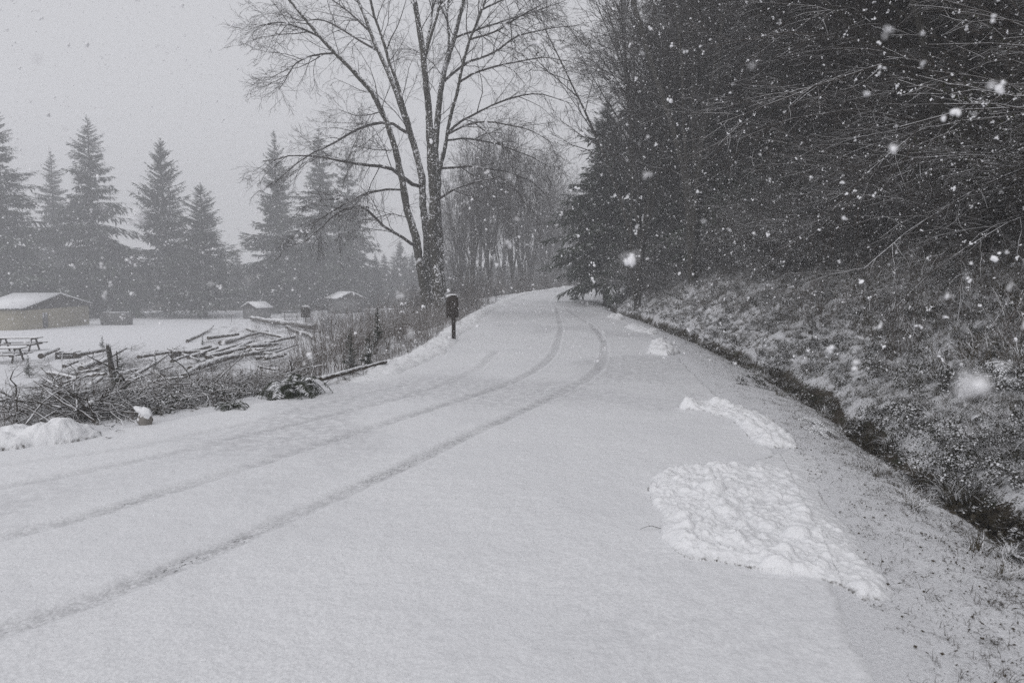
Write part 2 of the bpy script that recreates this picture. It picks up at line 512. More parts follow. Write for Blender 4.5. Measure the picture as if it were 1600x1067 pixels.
def build_road():
    ys = np.concatenate([np.linspace(-12, 2, 60)[:-1], np.exp(np.linspace(math.log(2), math.log(150), 620))])
    us = np.linspace(0, 1, 230)
    Y, U = np.meshgrid(ys, us, indexing='ij')
    l, r = xL(Y), xR(Y)
    ej = .10 * (fbm(Y * 1.7, U * 0 + 1, 31) - .5) + .05 * (fbm(Y * 9, U * 0 + 3, 33) - .5)
    X = l + .02 + (r - l - .04 + ej * sm(.5, 1, U)) * U
    Z = zR(Y) + .012 + .03 * (fbm(X * .7, Y * .7, 41) - .5) + .014 * (fbm(X * 4, Y * 4, 43) - .5)
    tr = np.zeros_like(X)
    for pts, s in TRACKS:
        W = np.array([hit0(*p)[:2] for p in pts])
        W = smoothpath(W, 240)
        d = poly_dist(X, Y, W)
        patch = .55 + .9 * (fbm(X * 1.1, Y * 1.1, 51) - .3)
        edge = .085 + .035 * (fbm(X * 10, Y * 10, 53) - .5)
        t = np.exp(-(d / edge) ** 6) * s * patch * (.75 + .5 * fbm(X * 22, Y * 22, 57))
        Z = Z - .009 * np.exp(-(d / .095) ** 6) * s + .005 * np.exp(-((d - .13) / .035) ** 2) * s
        tr = np.maximum(tr, t)
    wet = np.exp(-((Y - 33) / 5) ** 2) * sm(0, .12, U) * sm(1, .7, U) * (.35 + .6 * fbm(X * .5, Y * .18, 61))
    seam = 11.9 + .1 * np.sin(X * 1.1)
    wet = np.maximum(wet, .30 * np.exp(-((Y - seam) / .10) ** 2) * fbm(X * 2, Y * 0, 67)); Z = Z - .006 * np.exp(-((Y - seam) / .08) ** 2)
    wet = np.maximum(wet, .5 * sm(.52, .75, fbm(X * .45, Y * .3, 69)))
    for e in (0, -1): Z[:, e] = H(X[:, e], Y[:, e]) - .03
    nr, nc = X.shape
    V = np.stack([X, Y, Z], -1).reshape(-1, 3)
    i = np.arange(nr - 1)[:, None] * nc; j = np.arange(nc - 1)[None]
    q = np.stack([i + j, i + j + 1, i + nc + j + 1, i + nc + j], -1).reshape(-1, 4)
    me = mesh_np('road', V, q)
    attr(me, 'track', np.clip(tr, 0, 1).ravel()); attr(me, 'wet', np.clip(wet, 0, 1).ravel())
    o = obj('road', me, None, M['road']); o['kind'] = 'structure'

build_ground()
build_road()

# water in the roadside ditch
def build_water():
    segs = [(4.2, 8.0, .17), (9.0, 14.5, .12)]
    mb = Mb()
    for y0, y1, w in segs:
        ys = np.linspace(y0, y1, 60)
        ww = .8 * w * np.sqrt(np.clip(np.sin((ys - y0) / (y1 - y0) * math.pi), 0, 1)) * (.6 + .9 * vnoise(ys * 2.2, ys * 0, 71)) + .01
        c = xD(ys)
        V = []
        for k_, y in enumerate(ys):
            for sx in (-1, -.5, 0, .5, 1): V.append((c[k_] + .05 + sx * ww[k_], y, -.233))
        q = [[a * 5 + b_, a * 5 + b_ + 1, a * 5 + b_ + 6, a * 5 + b_ + 5] for a in range(59) for b_ in range(4)]
        mb.add(V, Q=q)
    o = obj('ditch_water', mb.build('ditch_water'), None, M['water']); o['kind'] = 'structure'
build_water()

# ------------------------------------------------------------------ branching
def norm(v): return v / (np.linalg.norm(v, axis=-1, keepdims=True) + 1e-9)

def spawn(P, Rr, c, length, ang=(.5, 1.0), t0=.2, n=5, wander=.18, bias=(0, 0, -.05), rscale=.6, rk=.011, taper=.25, g=rng, tipshort=.55, rmin=.004):
    m, npt, _ = P.shape
    t = (np.arange(c)[None] + g.random((m, c))) / c
    t = t0 + (1 - t0) * t
    f = t * (npt - 1); i0 = np.clip(f.astype(int), 0, npt - 2); fr = f - i0
    idx = np.arange(m)[:, None]
    A, B = P[idx, i0], P[idx, i0 + 1]
    pos = A + (B - A) * fr[..., None]
    rad = Rr[idx, i0] + (Rr[idx, i0 + 1] - Rr[idx, i0]) * fr
    T = norm(B - A)
    rv = norm(g.normal(size=T.shape)); perp = norm(rv - (rv * T).sum(-1, keepdims=True) * T)
    a = ang[0] + (ang[1] - ang[0]) * g.random((m, c))
    d = np.cos(a)[..., None] * T + np.sin(a)[..., None] * perp
    L = length * (1 - tipshort * t) * (.6 + .7 * g.random((m, c)))
    step = L / (n - 1)
    pts = [pos]; bias = np.array(bias)
    for k in range(n - 1):
        d = norm(d + g.normal(size=d.shape) * wander + bias)
        pts.append(pts[-1] + d * step[..., None])
    Q = np.stack(pts, 2).reshape(m * c, n, 3)
    r0 = np.minimum(rad * rscale, L * rk + .002).reshape(-1)
    tt = np.linspace(1, taper, n)
    return Q, np.maximum(r0[:, None] * tt[None], rmin)

def resample(P, n):
    P = np.asarray(P, float)
    s = np.concatenate([[0], np.cumsum(np.linalg.norm(np.diff(P[:, :3], axis=0), axis=1))])
    t = np.linspace(0, s[-1], n)
    return np.stack([np.interp(t, s, P[:, k]) for k in range(P.shape[1])], -1)

def px_limbs(limbs, Y0, g, stems=None):
    """limb: (list of (px,py), r0, r1, depth offset start, end) -> real 3D paths at their own distances"""
    out = []
    for pts, r0, r1, d0, d1 in limbs:
        n = len(pts)
        W = np.array([at_y(p[0], p[1], Y0 + d0 + (d1 - d0) * k / (n - 1)) for k, p in enumerate(pts)])
        W = smoothpath(W, 48)
        W = resample(W, 14)
        W[1:-1] += g.normal(size=(12, 3)) * r0 * .22
        if stems is not None:
            A = np.concatenate([p for p, _ in stems]); RA = np.concatenate([r for _, r in stems])
            k = int(np.argmin(((A - W[0]) ** 2).sum(1))); off = A[k] - W[0]
            W = W + off * (1 - np.linspace(0, 1, 14)[:, None]) ** 1.5
            r0 = min(r0, RA[k] * .8)
        out.append((W, np.linspace(r0, r1, 14)))
    return out

# ------------------------------------------------------------------ the big maple by the road
def build_maple():
    g = np.random.default_rng(11)
    Y0 = 30.0
    base = hit(683, 499)
    Y0 = base[1]
    stems = [
        ([(669, 502), (666, 470), (660, 435), (655, 400), (650, 372), (640, 335), (628, 285), (619, 240), (607, 195), (590, 150), (577, 131), (558, 112), (540, 97), (502, 60), (480, 34), (450, 0), (415, -50)], .22, .05, 0, -2),
        ([(676, 502), (672, 450), (668, 400), (664, 340), (660, 280), (650, 240), (637, 205), (626, 165), (612, 130), (600, 92), (585, 68), (570, 30), (558, 0), (535, -60)], .25, .045, .1, 1.5),
        ([(650, 240), (640, 205), (632, 175), (620, 132), (606, 92), (596, 60), (583, 20), (575, -20), (570, -80)], .10, .04, .6, -1.0),
        ([(690, 502), (684, 450), (677, 400), (673, 330), (674, 270), (672, 200), (668, 150), (662, 100), (655, 50), (645, 0), (638, -60), (642, -130)], .27, .07, -.1, -.6),
        ([(699, 502), (690, 450), (685, 400), (684, 330), (680, 250), (682, 180), (694, 112), (705, 75), (716, 30), (726, -5), (742, -70)], .27, .06, .2, 1.8),
        ([(690, 275), (700, 230), (706, 190), (715, 150), (724, 110), (735, 65), (752, 20), (766, -20), (790, -80)], .10, .035, .3, -2.0),
        ([(667, 96), (676, 65), (683, 40), (686, 19), (696, -8), (705, -50)], .08, .035, -.3, -1.2),
        ([(700, 130), (706, 70), (700, 20), (705, -30)], .08, .035, .9, 1.8),
        ([(668, 110), (672, 60), (678, 10), (690, -40)], .06, .03, -.4, .8),
    ]
    lat = [
        ([(652, 290), (636, 286), (622, 276), (610, 264), (596, 259), (562, 257), (521, 249), (484, 244), (469, 240), (440, 247), (410, 252)], .085, .014, 0, -3),
        ([(640, 215), (626, 206), (607, 193), (581, 195), (547, 208), (521, 225), (487, 240), (455, 262), (430, 286)], .07, .012, 0, 3),
        ([(619, 302), (592, 300), (562, 307), (525, 326), (491, 349), (476, 371)], .05, .014, -.2, -2.5),
        ([(642, 388), (637, 386), (619, 371), (592, 354), (578, 338), (563, 322), (548, 323), (529, 330), (502, 356), (476, 379)], .065, .016, 0, -3.5),
        ([(529, 90), (510, 90), (484, 92), (461, 103), (446, 127), (436, 140)], .04, .01, -1, -3),
        ([(502, 60), (470, 45), (440, 35), (410, 40)], .04, .01, -1.5, -4),
        ([(588, 71), (560, 58), (525, 37), (500, 28), (470, 32), (430, 20)], .05, .012, 1, 3),
        ([(577, 45), (550, 20), (520, 0), (480, -20)], .045, .012, 1, 3),
        ([(711, 64), (746, 49), (791, 34), (847, 15), (885, 0)], .05, .012, 1.2, 4),
        ([(699, 131), (735, 97), (772, 86), (810, 56), (860, 45), (900, 41)], .055, .012, .8, -2),
        ([(720, 131), (742, 116), (791, 101), (847, 90), (892, 97)], .045, .011, .2, -3),
        ([(712, 210), (727, 191), (765, 169), (810, 150), (847, 146), (895, 163)], .055, .011, .2, 2),
        ([(716, 214), (745, 196), (772, 191), (829, 202), (866, 225)], .045, .011, 0, -3),
        ([(697, 266), (735, 262), (791, 268), (829, 281), (859, 311)], .05, .011, .2, 1.5),
        ([(709, 221), (735, 217), (780, 225), (829, 244), (866, 266)], .045, .011, 0, 3.5),
        ([(688, 322), (716, 300), (754, 285), (784, 277), (810, 300), (825, 325)], .045, .011, .1, -2.5),
        ([(752, 20), (790, 0), (830, -20), (870, -30)], .04, .011, -1, 1),
        ([(735, 65), (775, 52), (815, 25), (850, 5)], .04, .011, -1, -3),
        ([(690, 115), (675, 95), (655, 82), (640, 75)], .02, .008, .5, 2),
        ([(619, 240), (600, 238), (585, 236), (555, 228)], .02, .008, -1, -2),
        ([(610, 175), (585, 180), (560, 182), (530, 172)], .025, .008, -1, 1),
        ([(637, 335), (610, 330), (585, 340), (560, 345)], .02, .008, -1, 1),
    ]
    S = px_limbs(stems, Y0, g)
    S = [(resample(np.hstack([p, r[:, None]]), 40)[:, :3], np.interp(np.linspace(0, 1, 40), np.linspace(0, 1, 14), r)) for p, r in S]
    for i_ in (2, 5, 6, 7, 8):       # forks start on the stem they leave
        own = [S[j] for j in (0, 1, 3, 4)]
        A = np.concatenate([p[4:] for p, _ in own]); p, r = S[i_]
        off = A[np.argmin(((A - p[0]) ** 2).sum(1))] - p[0]
        S[i_] = (p + off * (1 - np.linspace(0, 1, 40)[:, None]) ** 1.5, r)
    Lm = px_limbs(lat, Y0, g, S)
    tr = Mb()
    for P, r in S:
        if r[0] > .2: r[:5] *= np.linspace(1.4, 1.0, 5); P[0, 2] -= .3
        P4 = resample(np.hstack([P, r[:, None]]), 120); r4 = P4[:, 3] * (1 + .13 * (vnoise(np.arange(120) * .5, np.full(120, r[0] * 99), 5) - .5) * 2)
        tr.tubes(P4[:, :3] + g.normal(size=(120, 3)) * (.05 * r4)[:, None], r4, 10)
    cr = Mb()
    for P, r in Lm: r *= 1.25; cr.tubes(P, r, 6)
    S = [(p, r * 1.12) for p, r in S]
    SP = np.stack([p for p, _ in S]); SR = np.stack([r for _, r in S])
    LP = np.stack([p for p, _ in Lm]); LR = np.stack([r for _, r in Lm])
    a1, ar1 = spawn(SP, SR, 12, 4.2, (.5, .95), t0=.5, n=7, wander=.13, bias=(0, 0, .03), rk=.008, g=g)
    a2, ar2 = spawn(LP, LR, 13, 2.9, (.45, .9), t0=.15, n=7, wander=.15, bias=(0, 0, -.06), rk=.008, g=g)
    P1 = np.concatenate([a1, a2]); R1 = np.concatenate([ar1, ar2])
    cr.tubes(P1, R1, 4)
    P2, R2 = spawn(P1, R1, 7, 1.35, (.4, .9), t0=.15, n=5, wander=.17, bias=(0, 0, -.03), rk=.008, g=g, rmin=.005)
    cr.tubes(P2, R2, 3)
    P2b, R2b = spawn(LP, LR, 22, 1.0, (.5, 1.2), t0=.1, n=5, wander=.2, g=g, rmin=.005)
    cr.tubes(P2b, R2b, 3)
    P3, R3 = spawn(P2, R2, 4, .45, (.4, .9), t0=.2, n=3, wander=.2, g=g, rmin=.0045)
    cr.tubes(P3, R3, 3)
    t = empty('maple_tree', base)
    inv = np.array(base)
    for nm, mb, mt in (('trunk', tr, M['bark']), ('crown', cr, M['twig'])):
        mb.V = [v - inv for v in mb.V]
        obj(nm, mb.build('maple_' + nm), t, mt if nm == 'crown' else M['maple_bark'])
    tag(t, 'tall bare maple with several dark stems forking beside the brown post sign', 'tree')
build_maple()

# ------------------------------------------------------------------ generic trees
def bare_tree_mesh(seed, h=15, spread=.35, nst=7, lean=(0, 0, 0), twig=1.0, droop=0.0, r0=.2, k1=12, k2=7, k3=4, rmin=.005):
    g = np.random.default_rng(seed)
    tr, cr = Mb(), Mb()
    n = 12
    stems, radii = [], []
    for k in range(nst):
        a = k * 2.4 + g.random() * .8
        s = (0 if k == 0 else spread * (.4 + .8 * g.random()))
        d = norm(np.array([math.cos(a) * s, math.sin(a) * s, 1]))
        p0 = np.array([0, 0, 0 if k < 2 else h * g.uniform(.02, .3)])
        p = [p0 - (np.array([0, 0, .3]) if k < 2 else 0)]; L = (h - p0[2]) * (1 if k == 0 else g.uniform(.7, .95))
        for i in range(n - 1):
            d = norm(d + g.normal(size=3) * .06 + np.array(lean) * .12 + np.array([0, 0, .02]))
            p.append(p[-1] + d * L / (n - 1))
        r = r0 * (1 if k == 0 else g.uniform(.45, .75))
        stems.append(p); radii.append(np.linspace(r, r * .14, n))
    SP, SR = np.array(stems), np.array(radii)
    tr.tubes(SP, SR, 6)
    P1, R1 = spawn(SP, SR, k1, h * .24, (.4, .85), t0=.25, n=6, wander=.12, bias=(lean[0] * .1, lean[1] * .1, .03 - droop), rk=.008, g=g)
    cr.tubes(P1, R1, 4)
    P2, R2 = spawn(P1, R1, k2, h * .09 * twig, (.35, .8), t0=.15, n=5, wander=.15, bias=(lean[0] * .1, lean[1] * .1, .02 - droop), g=g, rk=.007, rmin=rmin)
    cr.tubes(P2, R2, 3)
    P3, R3 = spawn(P2, R2, k3, h * .04 * twig, (.35, .8), t0=.2, n=3, wander=.15, bias=(0, 0, -droop), g=g, rmin=rmin)
    cr.tubes(P3, R3, 3)
    return tr.build('bare_trunk'), cr.build('bare_crown')

def conifer_mesh(seed, h=18, wid=.24, nb=330, nf=13, cut=.10, droop=.35, fl=.06, power=.8, dens=1.0, frw=.22):
    g = np.random.default_rng(seed)
    tr, cr = Mb(), Mb()
    n = 10
    zs = np.linspace(-.3, h * .985, n)
    P = np.stack([np.cumsum(g.normal(size=n)) * .02, np.cumsum(g.normal(size=n)) * .02, zs], -1)
    tr.tubes(P, np.linspace(h * .018, .02, n), 7)
    t = np.sort(g.random(nb)) ** .85
    z = h * (cut + (1 - cut) * t)
    az = g.random(nb) * 2 * math.pi
    prof = wid * h * (1 - t) ** power * (1 - .25 * np.exp(-(t / .08)))
    lay = 1 + .22 * np.sin(z * 2 * math.pi / (h * .062) + 1.6 * np.sin(az + seed)) + .20 * np.sin(az * 2 + z * .9 + seed) + .15 * np.sin(az * 3 - z * 1.7)
    L = (prof * lay * (.5 + .75 * g.random(nb) ** .8)) + h * .012 * (1.3 - t)
    m = 6
    s = np.linspace(0, 1, m)
    dirx, diry = np.cos(az), np.sin(az)
    slope0 = .15 + .55 * t ** 2 + g.normal(size=nb) * .08
    dz = L[:, None] * (slope0[:, None] * s - (droop * (1.1 - .8 * t))[:, None] * 1.6 * s ** 1.7 + .18 * s ** 4)
    bend = g.normal(size=nb) * .12
    X = dirx[:, None] * L[:, None] * s - diry[:, None] * L[:, None] * bend[:, None] * s ** 2
    Y = diry[:, None] * L[:, None] * s + dirx[:, None] * L[:, None] * bend[:, None] * s ** 2
    S = np.stack([X, Y, z[:, None] + dz], -1)
    cr.tubes(S, np.linspace(1, .2, m)[None] * (L * .012 + .006)[:, None], 3)
    # sprays along each bough
    for side in (-1, 1):
        q = (np.arange(nf)[None] + g.random((nb, nf))) / nf
        q = .12 + .88 * q
        f = q * (m - 1); i0 = np.clip(f.astype(int), 0, m - 2); fr = (f - i0)[..., None]
        idx = np.arange(nb)[:, None]
        A, B = S[idx, i0], S[idx, i0 + 1]
        p = A + (B - A) * fr; T = norm(B - A)
        lat = norm(np.cross(T, np.array([0, 0, 1.0]))) * side
        up = np.cross(lat, T) * side
        d = norm(T * (.55 + .25 * g.random(q.shape))[..., None] + lat * (.75 - .45 * q)[..., None] + np.array([0, 0, -1.0]) * (.12 + .45 * g.random(q.shape))[..., None] * droop * 2)
        ln = (L[:, None] * (.34 - .16 * q) + h * fl * .35 * (1.12 - t)[:, None]) * g.uniform(.6, 1.25, q.shape)
        wdir = norm(np.cross(d, np.array([0, 0, 1.0])) + g.normal(size=d.shape) * .45)
        cr.diamonds(p.reshape(-1, 3), d.reshape(-1, 3), (wdir * (ln * frw * .5)[..., None]).reshape(-1, 3), ln.reshape(-1))
        # hanging side sprays that fill the bough
        d2 = norm(d + np.array([0, 0, -.8]) + g.normal(size=d.shape) * .25)
        ln2 = ln * .6
        cr.diamonds((p + d * ln[..., None] * .35).reshape(-1, 3), d2.reshape(-1, 3), (wdir * (ln2 * frw * .6)[..., None]).reshape(-1, 3), ln2.reshape(-1))
    return tr.build('conifer_trunk'), cr.build('conifer_crown', smooth=False)

def add_tree(kind, meshes, mats, loc, h_ratio, rz, label, cat, group, wr=1.0, lean=None):
    t = empty(kind, loc, rz)
    t.scale = (h_ratio * wr, h_ratio * wr, h_ratio)
    if lean: t.rotation_euler = (lean[0], lean[1], rz)
    obj('trunk', meshes[0], t, mats[0]); obj('crown', meshes[1], t, mats[1])
    tag(t, label, cat, group)
    return t

CON = [conifer_mesh(s, 18, w, nb, 13, .07, dr, power=pw, fl=.045, frw=.20) for s, w, nb, dr, pw in
       ((1, .20, 470, .30, .88), (2, .235, 460, .45, .92), (3, .185, 400, .45, .9), (4, .24, 500, .25, .84), (5, .215, 430, .38, .95), (6, .20, 480, .2, .8))]
NEAR = conifer_mesh(9, 15, .23, 480, 20, .13, .40, power=.75, frw=.18, fl=.04)
BARE = [bare_tree_mesh(31, 15, .16, 10, r0=.16, k1=13, k2=7, k3=3, rmin=.008), bare_tree_mesh(32, 15, .26, 11, r0=.15, k1=12, k2=7, k3=3, rmin=.008)]

def conifer_at(px, top, Y, hw, var, label, group='conifers standing beyond the snowy lawn', wr=1.0, mat='needle'):
    X = (px - 800) / F * Y
    z0 = float(H(X, Y))
    h = at_y(px, top, Y)[2] - z0
    return add_tree('conifer_tree', CON[var], (M['bark'], M[mat]), (X, Y, z0), h / 18, rng.random() * 6, label, 'tree', group,
                    wr=wr)

for a in [
    (12, 160, 66, 0, 4, 'huge conifer at the left edge rising behind the tan building', 1.0),
    (-75, 120, 70, 0, 0, 'conifer cut by the left edge of the view', 1.0),
    (93, 232, 92, 0, 2, 'pale narrow conifer seen behind, between the huge left one and the ragged spire', .9),
    (152, 180, 76, 0, 1, 'tall ragged conifer spire second from the left with drooping shelves of boughs', .95),
    (262, 216, 77, 0, 5, 'symmetrical conifer with bare lower trunk in the middle of the left row', .95),
    (320, 286, 74, 0, 3, 'shorter bushy conifer at the right end of the left row', 1.15),
    (436, 203, 82, 0, 0, 'tall conifer just left of the maple limbs, beyond the slash pile', .85),
    (505, 196, 88, 0, 2, 'slender tall conifer behind the small snow roofed hut', 1.0),
    (548, 222, 100, 0, 4, 'faint hazy conifer right of the slender one, nearest the maple', .8),
    (60, 365, 84, 0, 3, 'low conifer filling the gap behind the tan building roof', 1.2),
    (208, 385, 92, 0, 1, 'hazy low conifer between the ragged spire and the symmetrical one', 1.0),
    (375, 410, 100, 0, 3, 'small hazy conifer between the left row and the middle pair', 1.2),
    (480, 370, 96, 0, 3, 'dim bushy conifer low between the two tall middle ones', 1.2),
]:
    conifer_at(a[0], a[1], a[2] * 1.36, a[3], a[4], a[5], wr=a[6])
g2 = np.random.default_rng(77)
for k in range(60):
    px = -120 + 17.5 * k + g2.uniform(-8, 8)
    Y = g2.uniform(128, 175)
    X = (px - 800) / F * Y; z0 = float(H(X, Y))
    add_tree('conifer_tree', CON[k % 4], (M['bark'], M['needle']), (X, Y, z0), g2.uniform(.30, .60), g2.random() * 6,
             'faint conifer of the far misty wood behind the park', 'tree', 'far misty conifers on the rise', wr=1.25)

# bare trees along the left side of the road beyond the maple
for k, (px, top, Y, v, lab) in enumerate([
    (738, 215, 48, 0, 'bare tree with upswept twigs right behind the maple'),
    (764, 180, 52, 1, 'tallest bare twiggy tree right of the maple'),
    (800, 205, 58, 0, 'bare tree third along the left road verge past the sign'),
    (828, 215, 66, 1, 'hazy bare tree fourth along the left road verge'),
    (852, 240, 74, 0, 'hazy bare tree over the bend of the road'),
    (876, 262, 84, 1, 'faint bare tree at the far bend'),
    (898, 285, 94, 0, 'faintest bare tree ending the row over the far bend'),
    (712, 290, 60, 1, 'short bare tree hidden partly by the maple trunks'),
    (785, 250, 75, 1, 'pale bare tree seen through the roadside row'),
    (915, 330, 108, 1, 'small misty bare tree where the road vanishes'),
    (845, 300, 98, 0, 'dim bare tree deep behind the roadside row'),
    (690, 330, 85, 0, 'misty bare tree left of the roadside row at the lawn end'),
    (815, 230, 70, 0, 'bare tree half hidden in the middle of the left verge row'),
    (750, 250, 66, 0, 'bare tree tucked behind the tallest twiggy one'),
    (865, 300, 90, 1, 'slight bare tree beyond the bend, behind the hazy one'),
    (722, 240, 56, 1, 'bare tree close behind the right stems of the maple'),
]):
    Y *= 1.35; X = (px - 800) / F * Y; z0 = float(H(X, Y))
    h = at_y(px, top - 8, Y)[2] - z0
    add_tree('bare_tree', BARE[v], (M['bark'], M['twig']), (X, Y, z0), h / 15, k * 1.9, lab, 'tree', 'bare trees along the left verge', wr=.8)

# ------------------------------------------------------------------ hillside forest on the right
HB = [bare_tree_mesh(41, 13, .45, 8, lean=(-.5, -.2, 0), droop=.03, r0=.13, k1=14, k2=9, k3=4),
      bare_tree_mesh(42, 12, .6, 9, lean=(-.8, -.3, 0), droop=.05, r0=.11, k1=13, k2=9, k3=4)]

def shrub_mesh(seed, h=3.0, n0=14, leaf=True, lean=(-.5, -.3), arch=.12, leafsize=.05):
    g = np.random.default_rng(seed)
    tw, lf = Mb(), Mb()
    n = 8; P = []; Rr = []
    for k in range(n0):
        a = g.random() * 2 * math.pi; s = g.uniform(.2, .9)
        d = norm(np.array([math.cos(a) * s + lean[0] * .6, math.sin(a) * s + lean[1] * .6, 1]))
        p = [np.array([g.normal() * .2, g.normal() * .2, -.15])]; L = h * g.uniform(.6, 1.2)
        for i in range(n - 1):
            d = norm(d + g.normal(size=3) * .08 + np.array([lean[0] * .1, lean[1] * .1, -arch]))
            p.append(p[-1] + d * L / (n - 1))
        P.append(p); Rr.append(np.linspace(.011, .004, n) * (h / 2.5))
    P, Rr = np.array(P), np.array(Rr)
    tw.tubes(P, Rr, 4)
    P1, R1 = spawn(P, Rr, 9, h * .32, (.4, .9), n=5, bias=(lean[0] * .05, 0, -.05), g=g, rmin=.0032)
    tw.tubes(P1, R1, 3)
    P2, R2 = spawn(P1, R1, 4, h * .13, (.4, .9), n=3, g=g, rmin=.003)
    tw.tubes(P2, R2, 3)
    if leaf:
        Q = np.concatenate([P1[:, 1:].reshape(-1, 3), P2[:, 1:].reshape(-1, 3), P2.reshape(-1, 3)])
        Q = Q + g.normal(size=Q.shape) * .02
        d = norm(g.normal(size=Q.shape) + np.array([0, 0, -.3])); w = norm(np.cross(d, g.normal(size=Q.shape) * .4 + np.array([0, 0, 1.0])))
        ln = leafsize * g.uniform(.6, 1.5, len(Q))
        lf.diamonds(Q, d, w * (ln * .33)[:, None], ln)
    return tw.build('shrub_twigs'), (lf.build('shrub_leaves', smooth=False) if leaf else None)

SH = [shrub_mesh(51, 2.6, 22, leafsize=.028), shrub_mesh(52, 3.4, 18, arch=.09, leafsize=.03), shrub_mesh(53, 1.8, 24, leafsize=.026)]
SHB = [shrub_mesh(54, 3.6, 16, leaf=False, arch=.10), shrub_mesh(55, 2.6, 14, leaf=False, lean=(-.9, -.4), arch=.12)]

# conifer standing at the corner where the road goes out of sight
X, Y = 6.4 + .6, 47.0
X = (940 - 800) / F * Y + .3; z0 = float(H(X, Y))
h = at_y(915, 150, Y)[2] - z0
t = add_tree('conifer_tree', NEAR, (M['bark'], M['needle']), (X, Y, z0), h / 15, .4,
             'dark drooping conifer at the forest corner over the far road bend', 'tree', None, wr=1.0)

g3 = np.random.default_rng(99)
def hill_point(Y, dd):
    X = float(xD(Y)) + dd
    return X, float(H(X, Y))

for k, (Y, dd, h, v) in enumerate([(52, 7.5, 24, 1), (44, 5.5, 21, 0), (50, 8, 27, 3), (38, 8.5, 22, 1), (40, 13, 27, 2), (31, 9, 21, 0), (33, 14, 25, 3),
                                   (25, 10, 20, 1), (27, 16, 25, 0), (20, 12, 20, 2), (22, 18, 24, 1), (16, 12.5, 20, 3), (17, 20, 24, 0),
                                   (12, 14, 20, 1), (12, 20, 22, 2), (48, 18, 27, 0), (36, 22, 26, 1), (28, 24, 25, 3), (20, 26, 24, 0), (13, 27, 22, 3),
                                   (58, 10, 24, 2), (62, 9, 23, 0), (70, 10.5, 24, 1), (8, 18, 18, 0), (8, 24, 20, 1), (3, 20, 18, 2), (60, 22, 25, 3), (74, 16, 22, 2)]):
    X, z0 = hill_point(Y, dd)
    add_tree('conifer_tree', CON[v], (M['bark'], M['needle_shaded']), (X, Y, z0), h / 18, g3.random() * 6,
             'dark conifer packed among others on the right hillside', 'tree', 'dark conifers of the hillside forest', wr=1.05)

for k in range(62):
    Y = float(np.exp(g3.uniform(math.log(7), math.log(56)))); dd = g3.uniform(4.0, 12.5)
    if Y < 10: dd = max(dd, 6)
    X, z0 = hill_point(Y, dd)
    if Y < 14 and .56 < X / Y < .80: continue
    add_tree('bare_tree', HB[k % 2], (M['bark'], M['forest_twig'] if k % 2 else M['pale_twig']), (X, Y, z0), g3.uniform(.75, 1.25), g3.uniform(-.6, .6),
             'bare twiggy tree leaning over the right bank', 'tree', 'bare trees of the hillside forest')

def shrub_at(loc, v, s, rz, lab, group, bare=False):
    t = empty('shrub', loc, rz); t.scale = (s, s, s)
    src = SHB[v] if bare else SH[v]
    obj('stems', src[0], t, M['pale_twig'])
    if src[1]: obj('foliage', src[1], t, M['leaf'])
    tag(t, lab, 'shrub', group)

for k in range(150):
    Y = float(np.exp(g3.uniform(math.log(5.0), math.log(58)))); dd = g3.uniform(3.1, 9) if Y > 20 else g3.uniform(4.3, 10)
    if Y > 35: dd = g3.uniform(1.4, 6)
    X, z0 = hill_point(Y, dd)
    shrub_at((X, Y, z0), k % 3, g3.uniform(.7, 1.3), g3.uniform(-.7, .7), 'snow flecked leafy shrub under the hillside trees', 'shrubs under the hillside trees')
for k in range(60):
    Y = float(np.exp(g3.uniform(math.log(5.5), math.log(30)))); dd = g3.uniform(4.2, 9)
    X, z0 = hill_point(Y, dd)
    shrub_at((X, Y, z0), k % 2, g3.uniform(.7, 1.4), g3.uniform(-.5, .5), 'bare arching shrub lined with snow on the right bank', 'bare shrubs on the right bank', bare=True)

X, z0 = 6.6, float(H(6.6, 36))
add_tree('bare_tree', BARE[1], (M['bark'], M['twig']), (X, 36, z0), 1.35, 1.0, 'tall bare tree at the forest edge reaching its twigs over the road at the top', 'tree', None)
X, z0 = 8.2, float(H(8.2, 31))
add_tree('bare_tree', BARE[0], (M['bark'], M['twig']), (X, 31, z0), 1.45, 2.0, 'tall bare tree just inside the forest edge beside the one reaching over the road', 'tree', None)

